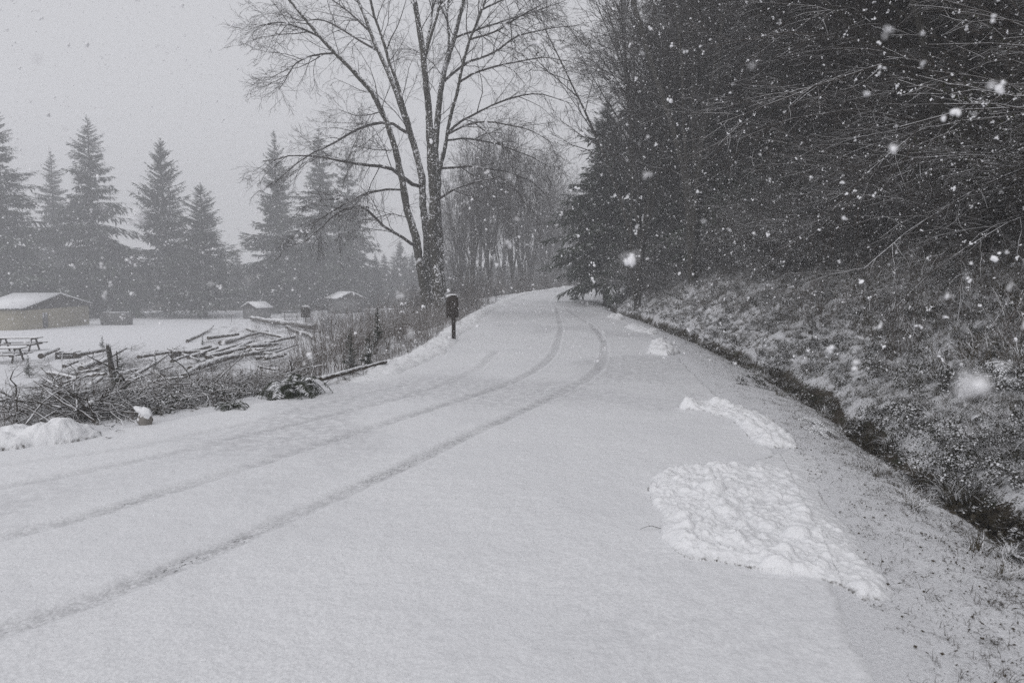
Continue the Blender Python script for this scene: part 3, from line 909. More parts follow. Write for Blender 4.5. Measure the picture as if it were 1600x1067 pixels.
# dark forked tree in the right of the picture, branches reaching out over the bank
def build_forked():
    g = np.random.default_rng(12)
    Y0 = 13.0
    X = (1528 - 800) / F * Y0; z0 = float(H(X, Y0))
    stems = [([(1530, 420), (1528, 340), (1515, 280), (1490, 230), (1470, 180), (1452, 110), (1440, 40), (1420, -60), (1400, -160)], .13, .05, 0, -1.0),
             ([(1532, 420), (1530, 330), (1520, 240), (1512, 150), (1508, 60), (1500, -60), (1480, -180)], .15, .06, .1, .6),
             ([(1490, 230), (1450, 150), (1390, 80), (1310, 20), (1230, -40)], .05, .02, -.4, -2.0)]
    lat = [([(1520, 240), (1440, 190), (1340, 170), (1240, 185), (1150, 220)], .035, .008, 0, -1),
           ([(1512, 150), (1430, 90), (1330, 60), (1220, 50), (1110, 75)], .035, .008, 0, 2),
           ([(1600, 130), (1540, 150), (1440, 200), (1360, 265), (1300, 330)], .014, .007, -2, -3),
           ([(1650, 250), (1580, 270), (1500, 310), (1420, 360), (1350, 420)], .014, .007, -3, -3.5),
           ([(1660, 330), (1590, 340), (1520, 380), (1450, 430), (1400, 480)], .012, .006, -3.5, -4),
           ([(1452, 110), (1380, 100), (1290, 130), (1200, 165), (1120, 195)], .03, .007, -1, -2),
           ([(1508, 60), (1560, 20), (1640, 0), (1700, 10)], .03, .008, 0, -2)]
    S = px_limbs(stems, Y0, g); Lm = px_limbs(lat, Y0, g)
    tr, cr = Mb(), Mb()
    for P, r in S: tr.tubes(P, r, 8)
    for P, r in Lm: cr.tubes(P, r, 5)
    SP = np.stack([p for p, _ in S] + [p for p, _ in Lm]); SR = np.stack([r for _, r in S] + [r for _, r in Lm])
    P1, R1 = spawn(SP, SR, 14, 2.2, (.4, .9), t0=.2, n=7, wander=.12, bias=(-.06, 0, -.04), rk=.006, g=g)
    cr.tubes(P1, R1, 4)
    P2, R2 = spawn(P1, R1, 8, .9, (.4, .8), t0=.1, n=5, wander=.14, bias=(-.03, 0, -.03), rk=.005, g=g, rmin=.003)
    cr.tubes(P2, R2, 3)
    base = np.array([X, Y0, z0])
    t = empty('bare_tree', base)
    for nm, mb, mt in (('trunk', tr, M['bark']), ('crown', cr, M['pale_twig'])):
        mb.V = [v - base for v in mb.V]
        obj(nm, mb.build('forked_' + nm), t, mt)
    tag(t, 'dark forked tree with snow lined arching branches high on the right bank', 'tree')
build_forked()

# ------------------------------------------------------------------ scattered stuff through geometry nodes
def hidden_collection(name, meshes):
    c = bpy.data.collections.new(name)
    for i, me in enumerate(meshes):
        o = bpy.data.objects.new('%s_%02d' % (name, i), me); c.objects.link(o)
    return c

def scatter(name, pts, rots, scl, coll, nvar, idx=None):
    pts = np.asarray(pts, float); n = len(pts)
    me = bpy.data.meshes.new(name)
    me.vertices.add(n); me.vertices.foreach_set('co', pts.astype(np.float32).ravel())
    a = me.attributes.new('rot', 'FLOAT_VECTOR', 'POINT'); a.data.foreach_set('vector', np.asarray(rots, dtype=np.float32).ravel())
    a = me.attributes.new('scl', 'FLOAT', 'POINT'); a.data.foreach_set('value', np.asarray(scl, dtype=np.float32).ravel())
    a = me.attributes.new('idx', 'INT', 'POINT'); a.data.foreach_set('value', (np.asarray(idx, dtype=np.int32) if idx is not None else rng.integers(0, nvar, n).astype(np.int32)))
    me.update()
    o = bpy.data.objects.new(name, me); COL.objects.link(o); o['kind'] = 'stuff'
    ng = bpy.data.node_groups.new(name, 'GeometryNodeTree')
    ng.interface.new_socket('Geometry', in_out='INPUT', socket_type='NodeSocketGeometry')
    ng.interface.new_socket('Geometry', in_out='OUTPUT', socket_type='NodeSocketGeometry')
    gi = ng.nodes.new('NodeGroupInput'); go = ng.nodes.new('NodeGroupOutput')
    ci = ng.nodes.new('GeometryNodeCollectionInfo'); ci.inputs['Collection'].default_value = coll
    ci.inputs['Separate Children'].default_value = True; ci.inputs['Reset Children'].default_value = True
    ip = ng.nodes.new('GeometryNodeInstanceOnPoints'); ip.inputs['Pick Instance'].default_value = True
    def na(nm, dt):
        k = ng.nodes.new('GeometryNodeInputNamedAttribute'); k.data_type = dt; k.inputs['Name'].default_value = nm
        return k.outputs['Attribute']
    L = ng.links
    L.new(gi.outputs[0], ip.inputs['Points']); L.new(ci.outputs[0], ip.inputs['Instance'])
    L.new(na('idx', 'INT'), ip.inputs['Instance Index']); L.new(na('rot', 'FLOAT_VECTOR'), ip.inputs['Rotation']); L.new(na('scl', 'FLOAT'), ip.inputs['Scale'])
    L.new(ip.outputs[0], go.inputs[0])
    md = o.modifiers.new('scatter', 'NODES'); md.node_group = ng
    return o

def tuft_mesh(seed, n=46, h=.28, flat=.9, w=.0035, mat='grass'):
    g = np.random.default_rng(seed); mb = Mb()
    m = 5
    a = g.random(n) * 2 * math.pi; L = h * g.uniform(.5, 1.3, n)
    s = np.linspace(0, 1, m)
    out = flat * g.uniform(.4, 1.1, n)
    x = np.cos(a)[:, None] * L[:, None] * out[:, None] * s ** 1.4 + g.normal(size=n)[:, None] * .03
    y = np.sin(a)[:, None] * L[:, None] * out[:, None] * s ** 1.4 + g.normal(size=n)[:, None] * .03
    z = L[:, None] * (s - .62 * out[:, None] * s ** 2.6) - .02
    C = np.stack([x, y, z], -1)
    W = np.stack([-np.sin(a), np.cos(a), a * 0], -1)[:, None] * (w * np.linspace(1, .15, m))[None, :, None]
    V = np.stack([C - W, C + W], 2).reshape(-1, 3)
    q = []
    for k in range(n):
        for i in range(m - 1):
            b0 = (k * m + i) * 2; q.append([b0, b0 + 1, b0 + 3, b0 + 2])
    mb.add(V, Q=q)
    me = mb.build('tuft'); me.materials.append(M[mat]); return me

def frond(g, L=.6, np_=14, leaflet=.09, droop=.9, curl=0, rise=.75):
    """one fern frond along +X, arching"""
    s = np.linspace(0, 1, 10)
    x = L * (s * .95 - .12 * s ** 2); z = L * (rise * s - droop * s ** 2.0)
    sp = np.stack([x, L * curl * s ** 2, z], -1)
    mb = Mb(); mb.tubes(sp, np.linspace(.006, .002, 10), 4)
    q = np.linspace(.12, .98, np_)
    for side in (-1, 1):
        p = np.stack([np.interp(q, s, sp[:, k]) for k in range(3)], -1)
        T = norm(np.stack([np.interp(q, s, np.gradient(sp[:, k])) for k in range(3)], -1))
        lat = np.array([0, side, 0.0])
        d = norm(T * .35 + lat + np.array([0, 0, -.35]) + g.normal(size=p.shape) * .08)
        ln = leaflet * np.sin(np.clip(q * 1.02, 0, 1) * math.pi) ** .6 * g.uniform(.85, 1.1, np_) + .01
        mb.diamonds(p, d, T * (L * .85 / np_ * .5), ln)
    return mb

def fern_mesh(seed, n=16, L=.45, mat='fern'):
    g = np.random.default_rng(seed); mb = Mb()
    for k in range(n):
        f = frond(g, L * g.uniform(.7, 1.15), 11, L * .15, g.uniform(.7, 1.1), g.normal() * .15)
        a = k * 2.4 + g.random() * .4; c, s = math.cos(a), math.sin(a)
        Rm = np.array([[c, -s, 0], [s, c, 0], [0, 0, 1]])
        off = 0
        for V, Q in zip(f.V, f.Q):
            mb.V.append(V @ Rm.T); mb.Q.append(Q - 0 + mb.n)
        mb.n += f.n
    me = mb.build('fern', smooth=False); me.materials.append(M[mat]); return me

def bramble_mesh(seed, n=7, L=.5, leaf=.045):
    tw, lf = shrub_mesh(seed, L, n, True, (-.2, -.1), .28, leaf)
    mb = Mb()
    me = tw
    # join leaves and stems in one mesh with two materials
    import bmesh
    bm = bmesh.new(); bm.from_mesh(tw); k = len(bm.faces); bm.from_mesh(lf); bm.faces.ensure_lookup_table()
    for i, f in enumerate(bm.faces): f.material_index = 0 if i < k else 1
    out = bpy.data.meshes.new('bramble'); bm.to_mesh(out); bm.free()
    out.materials.append(M['pale_twig']); out.materials.append(M['leaf'])
    return out

def litter_mesh(seed, n=26, r=.16, s=.04):
    g = np.random.default_rng(seed); mb = Mb()
    P = np.stack([g.normal(size=n) * r, g.normal(size=n) * r, g.uniform(0, .03, n)], -1)
    d = norm(np.stack([g.normal(size=n), g.normal(size=n), g.normal(size=n) * .35], -1)); w = norm(np.cross(d, np.array([0, 0, 1.0]) + g.normal(size=(n, 3)) * .35))
    ln = s * g.uniform(.6, 1.6, n)
    mb.diamonds(P, d, w * (ln * .35)[:, None], ln)
    me = mb.build('litter', smooth=False); me.materials.append(M['leaf']); return me

def stalk_mesh(seed, n=9, h=.8, mat='weed', k=7):
    g = np.random.default_rng(seed); mb = Mb()
    P = []
    for _ in range(n):
        d = norm(np.array([g.normal() * .14, g.normal() * .14, 1])); p = [np.array([g.normal() * .12, g.normal() * .12, -.05])]; L = h * g.uniform(.5, 1.15)
        for i in range(5):
            d = norm(d + g.normal(size=3) * .06); p.append(p[-1] + d * L / 5)
        P.append(p)
    P = np.array(P); Rr = np.tile(np.linspace(.005, .0025, 6), (n, 1))
    mb.tubes(P, Rr, 3)
    P1, R1 = spawn(P, Rr, k, h * .22, (.4, .9), t0=.35, n=3, g=g, rmin=.0022, bias=(0, 0, .03)); mb.tubes(P1, R1, 3)
    me = mb.build('stalk'); me.materials.append(M[mat]); return me

def slash_mesh(seed, n=14, L=1.1):
    g = np.random.default_rng(seed); mb = Mb()
    P = []
    for _ in range(n):
        a = g.random() * 6.28; d = norm(np.array([math.cos(a), math.sin(a), g.normal() * .22 + .05])); p = [np.array([g.normal() * .35, g.normal() * .35, g.uniform(-.02, .22)]) - d * L * .4]; l = L * g.uniform(.5, 1.3)
        for i in range(5):
            d = norm(d + g.normal(size=3) * .22); p.append(p[-1] + d * l / 5)
        P.append(p)
    P = np.array(P); Rr = g.uniform(.005, .016, (n, 1)) * np.linspace(1, .4, 6)[None]
    mb.tubes(P, Rr, 5)
    P1, R1 = spawn(P, Rr, 5, L * .4, (.4, 1.0), n=4, g=g, rmin=.0035); mb.tubes(P1, R1, 3)
    me = mb.build('slash'); me.materials.append(M['log']); return me

def rand_rot(n, tilt=.2):
    return np.stack([rng.normal(size=n) * tilt, rng.normal(size=n) * tilt, rng.random(n) * 6.283], -1)

# --- bank ground cover
cov_coll = hidden_collection('bank_cover', [tuft_mesh(1, 80, .20, 1.15, .0026), tuft_mesh(2, 60, .16, 1.25, .0024), tuft_mesh(3, 60, .26, 1.0, .003), fern_mesh(4, 12, .30), fern_mesh(5, 9, .24), bramble_mesh(6, 8, .40, .022), bramble_mesh(7, 8, .55, .024), litter_mesh(8, 50, .18, .022), slash_mesh(9, 10, .3)])
n = 17000
Yv = np.exp(rng.uniform(math.log(2.5), math.log(52), n)); ddv = .34 + 5.6 * rng.random(n) ** 1.0
ddv = np.where(rng.random(n) < .015, rng.uniform(-.6, .6, n), ddv)
Xv = xD(Yv) + ddv
pts = np.stack([Xv, Yv, H(Xv, Yv) + .0], -1)
wt = np.array([.27, .30, .14, .02, .02, .03, .01, .12, .0])
o = scatter('bank_undergrowth', pts, rand_rot(n, .25), rng.uniform(.4, .95, n), cov_coll, 9, rng.choice(9, n, p=wt / wt.sum()))
tag(o, 'snow dusted dead grass, ferns and brambles covering the right bank', 'undergrowth', kind='stuff')

wb_coll = hidden_collection('bank_weeds', [stalk_mesh(171, 6, .5, 'weed', 7), stalk_mesh(172, 8, .35, 'grass', 6), tuft_mesh(173, 50, .34, 1.1, .003)])
n = 2600
Yv = np.exp(rng.uniform(math.log(3), math.log(50), n)); ddv = 1.2 + 4.5 * rng.random(n)
Xv = xD(Yv) + ddv
o = scatter('bank_weeds', np.stack([Xv, Yv, H(Xv, Yv)], -1), rand_rot(n, .45), rng.uniform(.5, 1.2, n), wb_coll, 3)
tag(o, 'bent dry weeds on the upper part of the right bank', 'weeds', kind='stuff')

# --- forest floor cover higher up
n = 5200
Yv = np.exp(rng.uniform(math.log(4), math.log(75), n)); ddv = 5 + 22 * rng.random(n)
Xv = xD(Yv) + ddv
o = scatter('forest_undergrowth', np.stack([Xv, Yv, H(Xv, Yv)], -1), rand_rot(n, .2), rng.uniform(1.0, 3.2, n), cov_coll, 9, rng.choice(9, n, p=wt / wt.sum()))
tag(o, 'low dark undergrowth beneath the hillside trees', 'undergrowth', kind='stuff')

# --- blades, leaf scraps and pebbles poking through the thin snow of the shoulder
sh_coll = hidden_collection('shoulder_bits', [tuft_mesh(21, 5, .05, 1.3, .002), tuft_mesh(22, 3, .07, 1.4, .002), litter_mesh(23, 2, .03, .022), litter_mesh(24, 3, .04, .016), tuft_mesh(25, 9, .06, 1.2, .002)])
for o_ in sh_coll.objects:
    o_.data.materials.clear(); o_.data.materials.append(M['bits'])
    o_.data.transform(Matrix.Scale(.7, 4))
n = 9000
Yv = np.exp(rng.uniform(math.log(1.6), math.log(30), n)); u = rng.random(n) ** .6
Xv = xR(Yv) + .08 + (xD(Yv) - .1 - xR(Yv)) * u
o = scatter('shoulder_blades', np.stack([Xv, Yv, H(Xv, Yv) + .002], -1), rand_rot(n, .2), rng.uniform(.5, 1.3, n), sh_coll, 5)
tag(o, 'short grass blades and leaf scraps poking through thin snow on the right shoulder', 'grass', kind='stuff')

# --- wet leaves in the ditch
n = 2000
Yv = np.exp(rng.uniform(math.log(2.5), math.log(36), n)); Xv = xD(Yv) + .05 + rng.normal(size=n) * .07
dl_coll = hidden_collection('ditch_bits', [litter_mesh(27, 26, .1, .022), litter_mesh(28, 18, .08, .03), tuft_mesh(29, 14, .1, 1.2, .0022)])
for me in [o_.data for o_ in dl_coll.objects]:
    me.materials.clear()
    mm = bpy.data.materials.get('wet_litter')
    if mm is None:
        mm = snowtop('wet_litter', (.02, .018, .012), (.05, .04, .025), rough=.5, lo=.5, hi=.8, cover=.50, nscale=9)
    me.materials.append(mm)
kp = vnoise(Yv * .9, Yv * 0, 4) > .35; Xv, Yv = Xv[kp], Yv[kp]; n = len(Xv)
o = scatter('ditch_litter', np.stack([Xv, Yv, H(Xv, Yv) + .005], -1), rand_rot(n, .2), rng.uniform(.5, 1.2, n), dl_coll, 3)
tag(o, 'dark wet leaves and weeds lying in the roadside ditch', 'leaf litter', kind='stuff')

# --- left clearing: dry weeds, brush and slash
wd_coll = hidden_collection('weed_bits', [stalk_mesh(61), stalk_mesh(62, 12, .6), stalk_mesh(63, 6, 1.0, 'weed', 8), tuft_mesh(64, 40, .3, .7), tuft_mesh(65, 30, .22, 1.0), stalk_mesh(66, 14, .45)])
P_, S_, I_ = [], [], []
for _ in range(9000):
    y = math.exp(rng.uniform(math.log(6.0), math.log(48))); dl = rng.uniform(.35, 11) if y < 26 else rng.uniform(.6, 5.5)
    x = float(xL(y)) - dl
    px = 800 + x / y * F
    if px < -150: continue
    dense = (px > 470 and 12 < y < 48 and dl > .6)
    if rng.random() > (.34 if dense else .36): continue
    i = int(rng.choice(6, p=[.2, .18, .22, .12, .08, .2] if dense else [.14, .12, .05, .27, .27, .15]))
    sc = rng.uniform(.6, 1.25) * (1 if dense else .62) * (1 if dl > 1.2 else .6)
    P_.append((x, y, float(H(x, y)))); S_.append(sc); I_.append(i)
o = scatter('dry_weeds', P_, rand_rot(len(P_), .12), S_, wd_coll, 6, I_)
tag(o, 'dry brown weeds and thin brush filling the clearing left of the road', 'weeds', kind='stuff')

sl_coll = hidden_collection('slash_bits', [slash_mesh(71, 10, .7), slash_mesh(72, 7, 1.1), slash_mesh(73, 14, .5), bramble_mesh(74, 9, .5, .028)])
P_, S_, I_ = [], [], []
for _ in range(900):
    px = rng.uniform(-80, 500); py = rng.uniform(508, 655)
    if py > 690 - px * .13: continue
    if px < 180 and py < 560: continue
    if px < 330 and py < 545: continue
    p = hit(px, py)
    if float(xL(p[1])) - p[0] < .9: continue
    if rng.random() > (.5 if 90 < px < 450 else .25): continue
    P_.append(p); S_.append(rng.uniform(.6, 1.15)); I_.append(int(rng.integers(0, 4)))
o = scatter('slash_branches', P_, rand_rot(len(P_), .15), S_, sl_coll, 4, I_)
tag(o, 'tangle of cut branches and brush dusted with snow left of the road', 'brush', kind='stuff')

vb_coll = hidden_collection('verge_brush', [stalk_mesh(163, 9, 2.2, 'weed', 10), stalk_mesh(164, 7, 3.0, 'twig', 12)])
P_ = []
for _ in range(1100):
    y = rng.uniform(38, 105); dl = rng.uniform(1.0, 14); x = float(xL(y)) - dl
    P_.append((x, y, float(H(x, y))))
o = scatter('verge_brush', P_, rand_rot(len(P_), .12), rng.uniform(.4, 1.0, len(P_)), vb_coll, 2)
tag(o, 'thin grey brush between the bare trees along the far left verge', 'brush', kind='stuff')

# ------------------------------------------------------------------ logs of the slash pile
def log_thing(a, b_, r, label, group=None, bend=.03, snow=True, r1=None):
    a = np.asarray(a, float); b_ = np.asarray(b_, float)
    n = 12; s = np.linspace(0, 1, n)[:, None]
    P = a + (b_ - a) * s
    L = np.linalg.norm(b_ - a); r1 = r1 or r * .75
    P = P + np.cumsum(rng.normal(size=(n, 3)) * bend * L / n, axis=0) * np.array([1, 1, .5])
    rr = np.linspace(r, r1, n) * (1 + rng.normal(size=n) * .06)
    mb = Mb(); o0 = P[0].copy(); mb.tubes(P - o0, rr, 9, caps=True)
    t = empty('fallen_log', o0)
    obj('trunk', mb.build('log'), t, M['log'])
    # stubs of cut limbs
    k = max(1, int(L * 1.2)); sb = Mb()
    Q, Rq = spawn((P - o0)[None], rr[None], k, .3, (.7, 1.3), n=3, rscale=.5, rk=.06, g=rng)
    sb.tubes(Q, Rq, 5)
    obj('branch_stub', sb.build('stub'), t, M['log'])
    if snow:
        T = norm(np.gradient(P, axis=0)); side = norm(np.cross(T, np.array([0, 0, 1.0]))); up = np.cross(side, T)
        m = 36; Pf = resample(np.hstack([P, rr[:, None]]), m); Tf = norm(np.gradient(Pf[:, :3], axis=0)); sf = norm(np.cross(Tf, np.array([0, 0, 1.0]))); uf = np.cross(sf, Tf)
        th = .012 + .35 * Pf[:, 3] * (.3 + .9 * vnoise(np.arange(m) * .45, np.full(m, rng.random() * 50), 3))
        th *= .8 * sm(.3, .5, vnoise(np.arange(m) * .22, np.full(m, rng.random() * 90), 5)) * np.clip(np.minimum(np.arange(m), m - 1 - np.arange(m)) / 1.5, 0, 1)
        V = []
        for an in np.linspace(-.85, .85, 7):
            c, s_ = math.cos(an), math.sin(an)
            rad = Pf[:, 3] + th * (max(0, c) ** .5) - .004
            V.append(Pf[:, :3] - o0 + sf * (s_ * rad)[:, None] + uf * (c * rad)[:, None])
        V = np.stack(V, 1).reshape(-1, 3)
        q = [[i * 7 + j, (i + 1) * 7 + j, (i + 1) * 7 + j + 1, i * 7 + j + 1] for i in range(m - 1) for j in range(6)]
        me = mesh_np('snow_cap', V, np.array(q)); obj('snow_cap', me, t, M['heap'])
    tag(t, label, 'log', group)
    return t

def log_px(x0, y0, x1, y1, th, label, lift0=.05, lift1=.05, group=None, **kw):
    a = hit(x0, y0); b_ = hit(x1, y1)
    dist = (a[1] + b_[1]) / 2
    r = th / F * dist / 2
    a[2] += r * .7 + lift0; b_[2] += r * .7 + lift1
    return log_thing(a, b_, r, label, group, **kw)

for a in [
    (502, 603, 603, 579, 7, 'thin snow topped pole lying along the road edge right of the big fern'),
    (298, 588, 396, 550, 10, 'long snow capped log slanting up right in the middle of the slash pile'),
    (322, 566, 384, 557, 7, 'short log lying level above the long slanting one'),
    (378, 548, 462, 538, 6, 'slim log pointing right toward the brush at the pile right end'),
    (394, 501, 490, 520, 9, 'big dark log sloping down right at the back of the pile'),
    (448, 516, 480, 534, 6, 'short log sloping right below the big back log'),
    (325, 533, 372, 528, 6, 'snowy log lying level on the pile back edge beside the lawn'),
    (333, 572, 438, 552, 7, 'long thin log crossing under the long slanting one'),
    (252, 613, 305, 590, 11, 'thick snow covered log end left of the long slanting log'),
    (106, 645, 168, 633, 8, 'log lying level near the snow heap at the left road edge'),
    (127, 587, 165, 570, 9, 'snow capped log slanting up behind the broken snag'),
    (130, 620, 158, 600, 9, 'thick short snowy log left of the broken snag foot'),
    (85, 620, 142, 588, 4, 'thin dark pole slanting up left of the snag'),
    (132, 658, 155, 649, 9, 'small log end beside the left snow heap'),
    (178, 592, 224, 583, 6, 'level snowy log right behind the snag'),
    (217, 566, 266, 558, 6, 'grey log on the lawn edge left of the pile centre'),
    (66, 594, 94, 620, 4, 'short stick sloping down right at the far left of the pile'),
    (205, 600, 262, 572, 6, 'slim log slanting up right of the snag'),
    (345, 540, 420, 522, 6, 'log slanting up behind the pile centre'),
    (270, 560, 330, 548, 7, 'pale snowy log across the pile left back'),
    (386, 520, 440, 536, 6, 'log sloping down right in the pile back half'),
    (196, 625, 262, 618, 6, 'low log at the pile front between the snag and the snow covered stump'),
]:
    log_px(*a, lift0=rng.uniform(0, .22) if a[0] != 502 else .08, lift1=rng.uniform(.05, .35) if a[0] != 502 else .14)
for k in range(52):
    px = rng.uniform(60, 450); py = rng.uniform(530, 620)
    if py > 640 - px * .1 or (px < 250 and py < 560): continue
    ang = rng.normal(.25, .35); L = rng.uniform(20, 60)
    log_px(px, py, px + L * math.cos(ang), py - L * math.sin(ang) * .6, rng.uniform(3, 8),
           'thin snow dusted pole jumbled in the slash pile', rng.uniform(0, .3), rng.uniform(0, .3), 'poles jumbled in the slash pile', snow=(k % 2 == 0))
# leaning stubs
a = hit(437, 508); b_ = a + np.array([-.3, 0, .5]); log_thing(a, b_, .09, 'short stub of trunk sticking up out of the pile back end')
a = hit(114, 657); b_ = at_y(88, 622, a[1] + .5); log_thing(a, b_, .035, 'leaning grey stick propped up beside the left snow heap')

# ------------------------------------------------------------------ broken snag
def snag(px, py, top, w, label):
    p = hit(px, py); Y = p[1]; h = at_y(px, top, Y)[2] - p[2]; r = w / F * Y / 2
    n = 14; k = 12; mb = Mb()
    zs = np.linspace(-.1, h, n)
    V = []
    for i, z in enumerate(zs):
        for j in range(k):
            a = j * 2 * math.pi / k
            rr = r * (1.25 - .5 * i / n) * (1 + .22 * math.sin(j * 3.1 + i * .7) + rng.normal() * .08)
            zz = z + (rng.uniform(-.5, .25) * .3 * (math.sin(j * 1.1) + .5) if i == n - 1 else 0)
            V.append((math.cos(a) * rr + .05 * math.sin(z * 3), math.sin(a) * rr, zz))
    V.append((0, 0, h - .15))
    q = [[i * k + j, i * k + (j + 1) % k, (i + 1) * k + (j + 1) % k, (i + 1) * k + j] for i in range(n - 1) for j in range(k)]
    t3 = [[(n - 1) * k + j, (n - 1) * k + (j + 1) % k, n * k] for j in range(k)]
    mb.add(V, Q=q, T=t3)
    t = empty('broken_snag', p)
    obj('trunk', mb.build('snag', smooth=False), t, M['bark'])
    s = Mb(); base = np.array([[0, 0, z] for z in zs])[None]
    Q, Rq = spawn(base, np.full((1, n), r * .6), 9, .5, (.9, 1.5), n=4, rk=.02, g=rng); s.tubes(Q, Rq, 4)
    obj('branches', s.build('snag_branch'), t, M['twig'])
    tag(t, label, 'tree stump')
snag(176, 622, 538, 8, 'dark broken snag standing upright in the slash pile')

# saplings
SAP = conifer_mesh(81, 1.6, .26, 110, 9, .08, .2, power=.9, fl=.02, frw=.30)
for px, py, h, lab in [(45, 590, .85, 'small young conifer between the picnic tables and the brush'),
                       (160, 545, .75, 'tiny conifer sapling on the lawn edge left of the snag'),
                       (243, 583, .8, 'little dark sapling in the pile right of the snag'),
                       (547, 585, .8, 'dark spindly sapling in the brush right of the big fern'),
                       (590, 548, 1.0, 'taller young conifer in the brush before the maple'),
                       (317, 540, .6, 'tiny sapling poking up on the lawn edge beyond the pile'),
                       (575, 580, .7, 'short dark sapling close to the road edge pole'),
                       (190, 628, .7, 'low bushy sapling at the foot of the snag')]:
    p = hit(px, py)
    t = empty('conifer_sapling', p, rng.random() * 6); s = h / 1.6
    t.scale = (s * .8, s * .8, s)
    obj('trunk', SAP[0], t, M['bark']); obj('crown', SAP[1], t, M['needle'])
    tag(t, lab, 'sapling', 'young conifers in the clearing')

# ------------------------------------------------------------------ ferns at the road edge
def big_fern(px, py, size, n, label, g):
    p = hit(px, py)
    t = empty('sword_fern', p, 0)
    variants = []
    for k in range(6):
        f = frond(g, size, 26, size * .17, g.uniform(1.5, 1.8), g.normal() * .12, rise=1.45)
        me = f.build('frond', smooth=False); me.materials.append(M['fern_dark']); variants.append(me)
    for k in range(n):
        o = obj('frond', variants[k % 6], t)
        a = k * 2.39996
        o.rotation_euler = (g.normal() * .15, g.uniform(-.3, .3), a)
        s = g.uniform(.7, 1.15); o.scale = (s, s, s)
        o.location = (g.normal() * .03, g.normal() * .03, .0)
    tag(t, label, 'fern')
gf = np.random.default_rng(5)
big_fern(455, 618, .62, 40, 'large sword fern drooping under snow at the left road edge', gf)
big_fern(362, 640, .26, 16, 'small fern at the left road edge beside the large one', gf)
# grass clump by the ditch
def clump(px, py, n, h, label):
    p = hit(px, py); me = tuft_mesh(91 + px, n, h, .85, .0035)
    o = obj('grass_clump', me); o.location = p; tag(o, label, 'grass')
clump(1488, 790, 110, .34, 'spiky snow rimmed grass clump hanging over the ditch at lower right')
clump(1340, 668, 60, .28, 'spiky grass clump on the bank above the dark ditch pool')
clump(1440, 745, 40, .24, 'smaller grass clump between the two larger ones along the ditch')

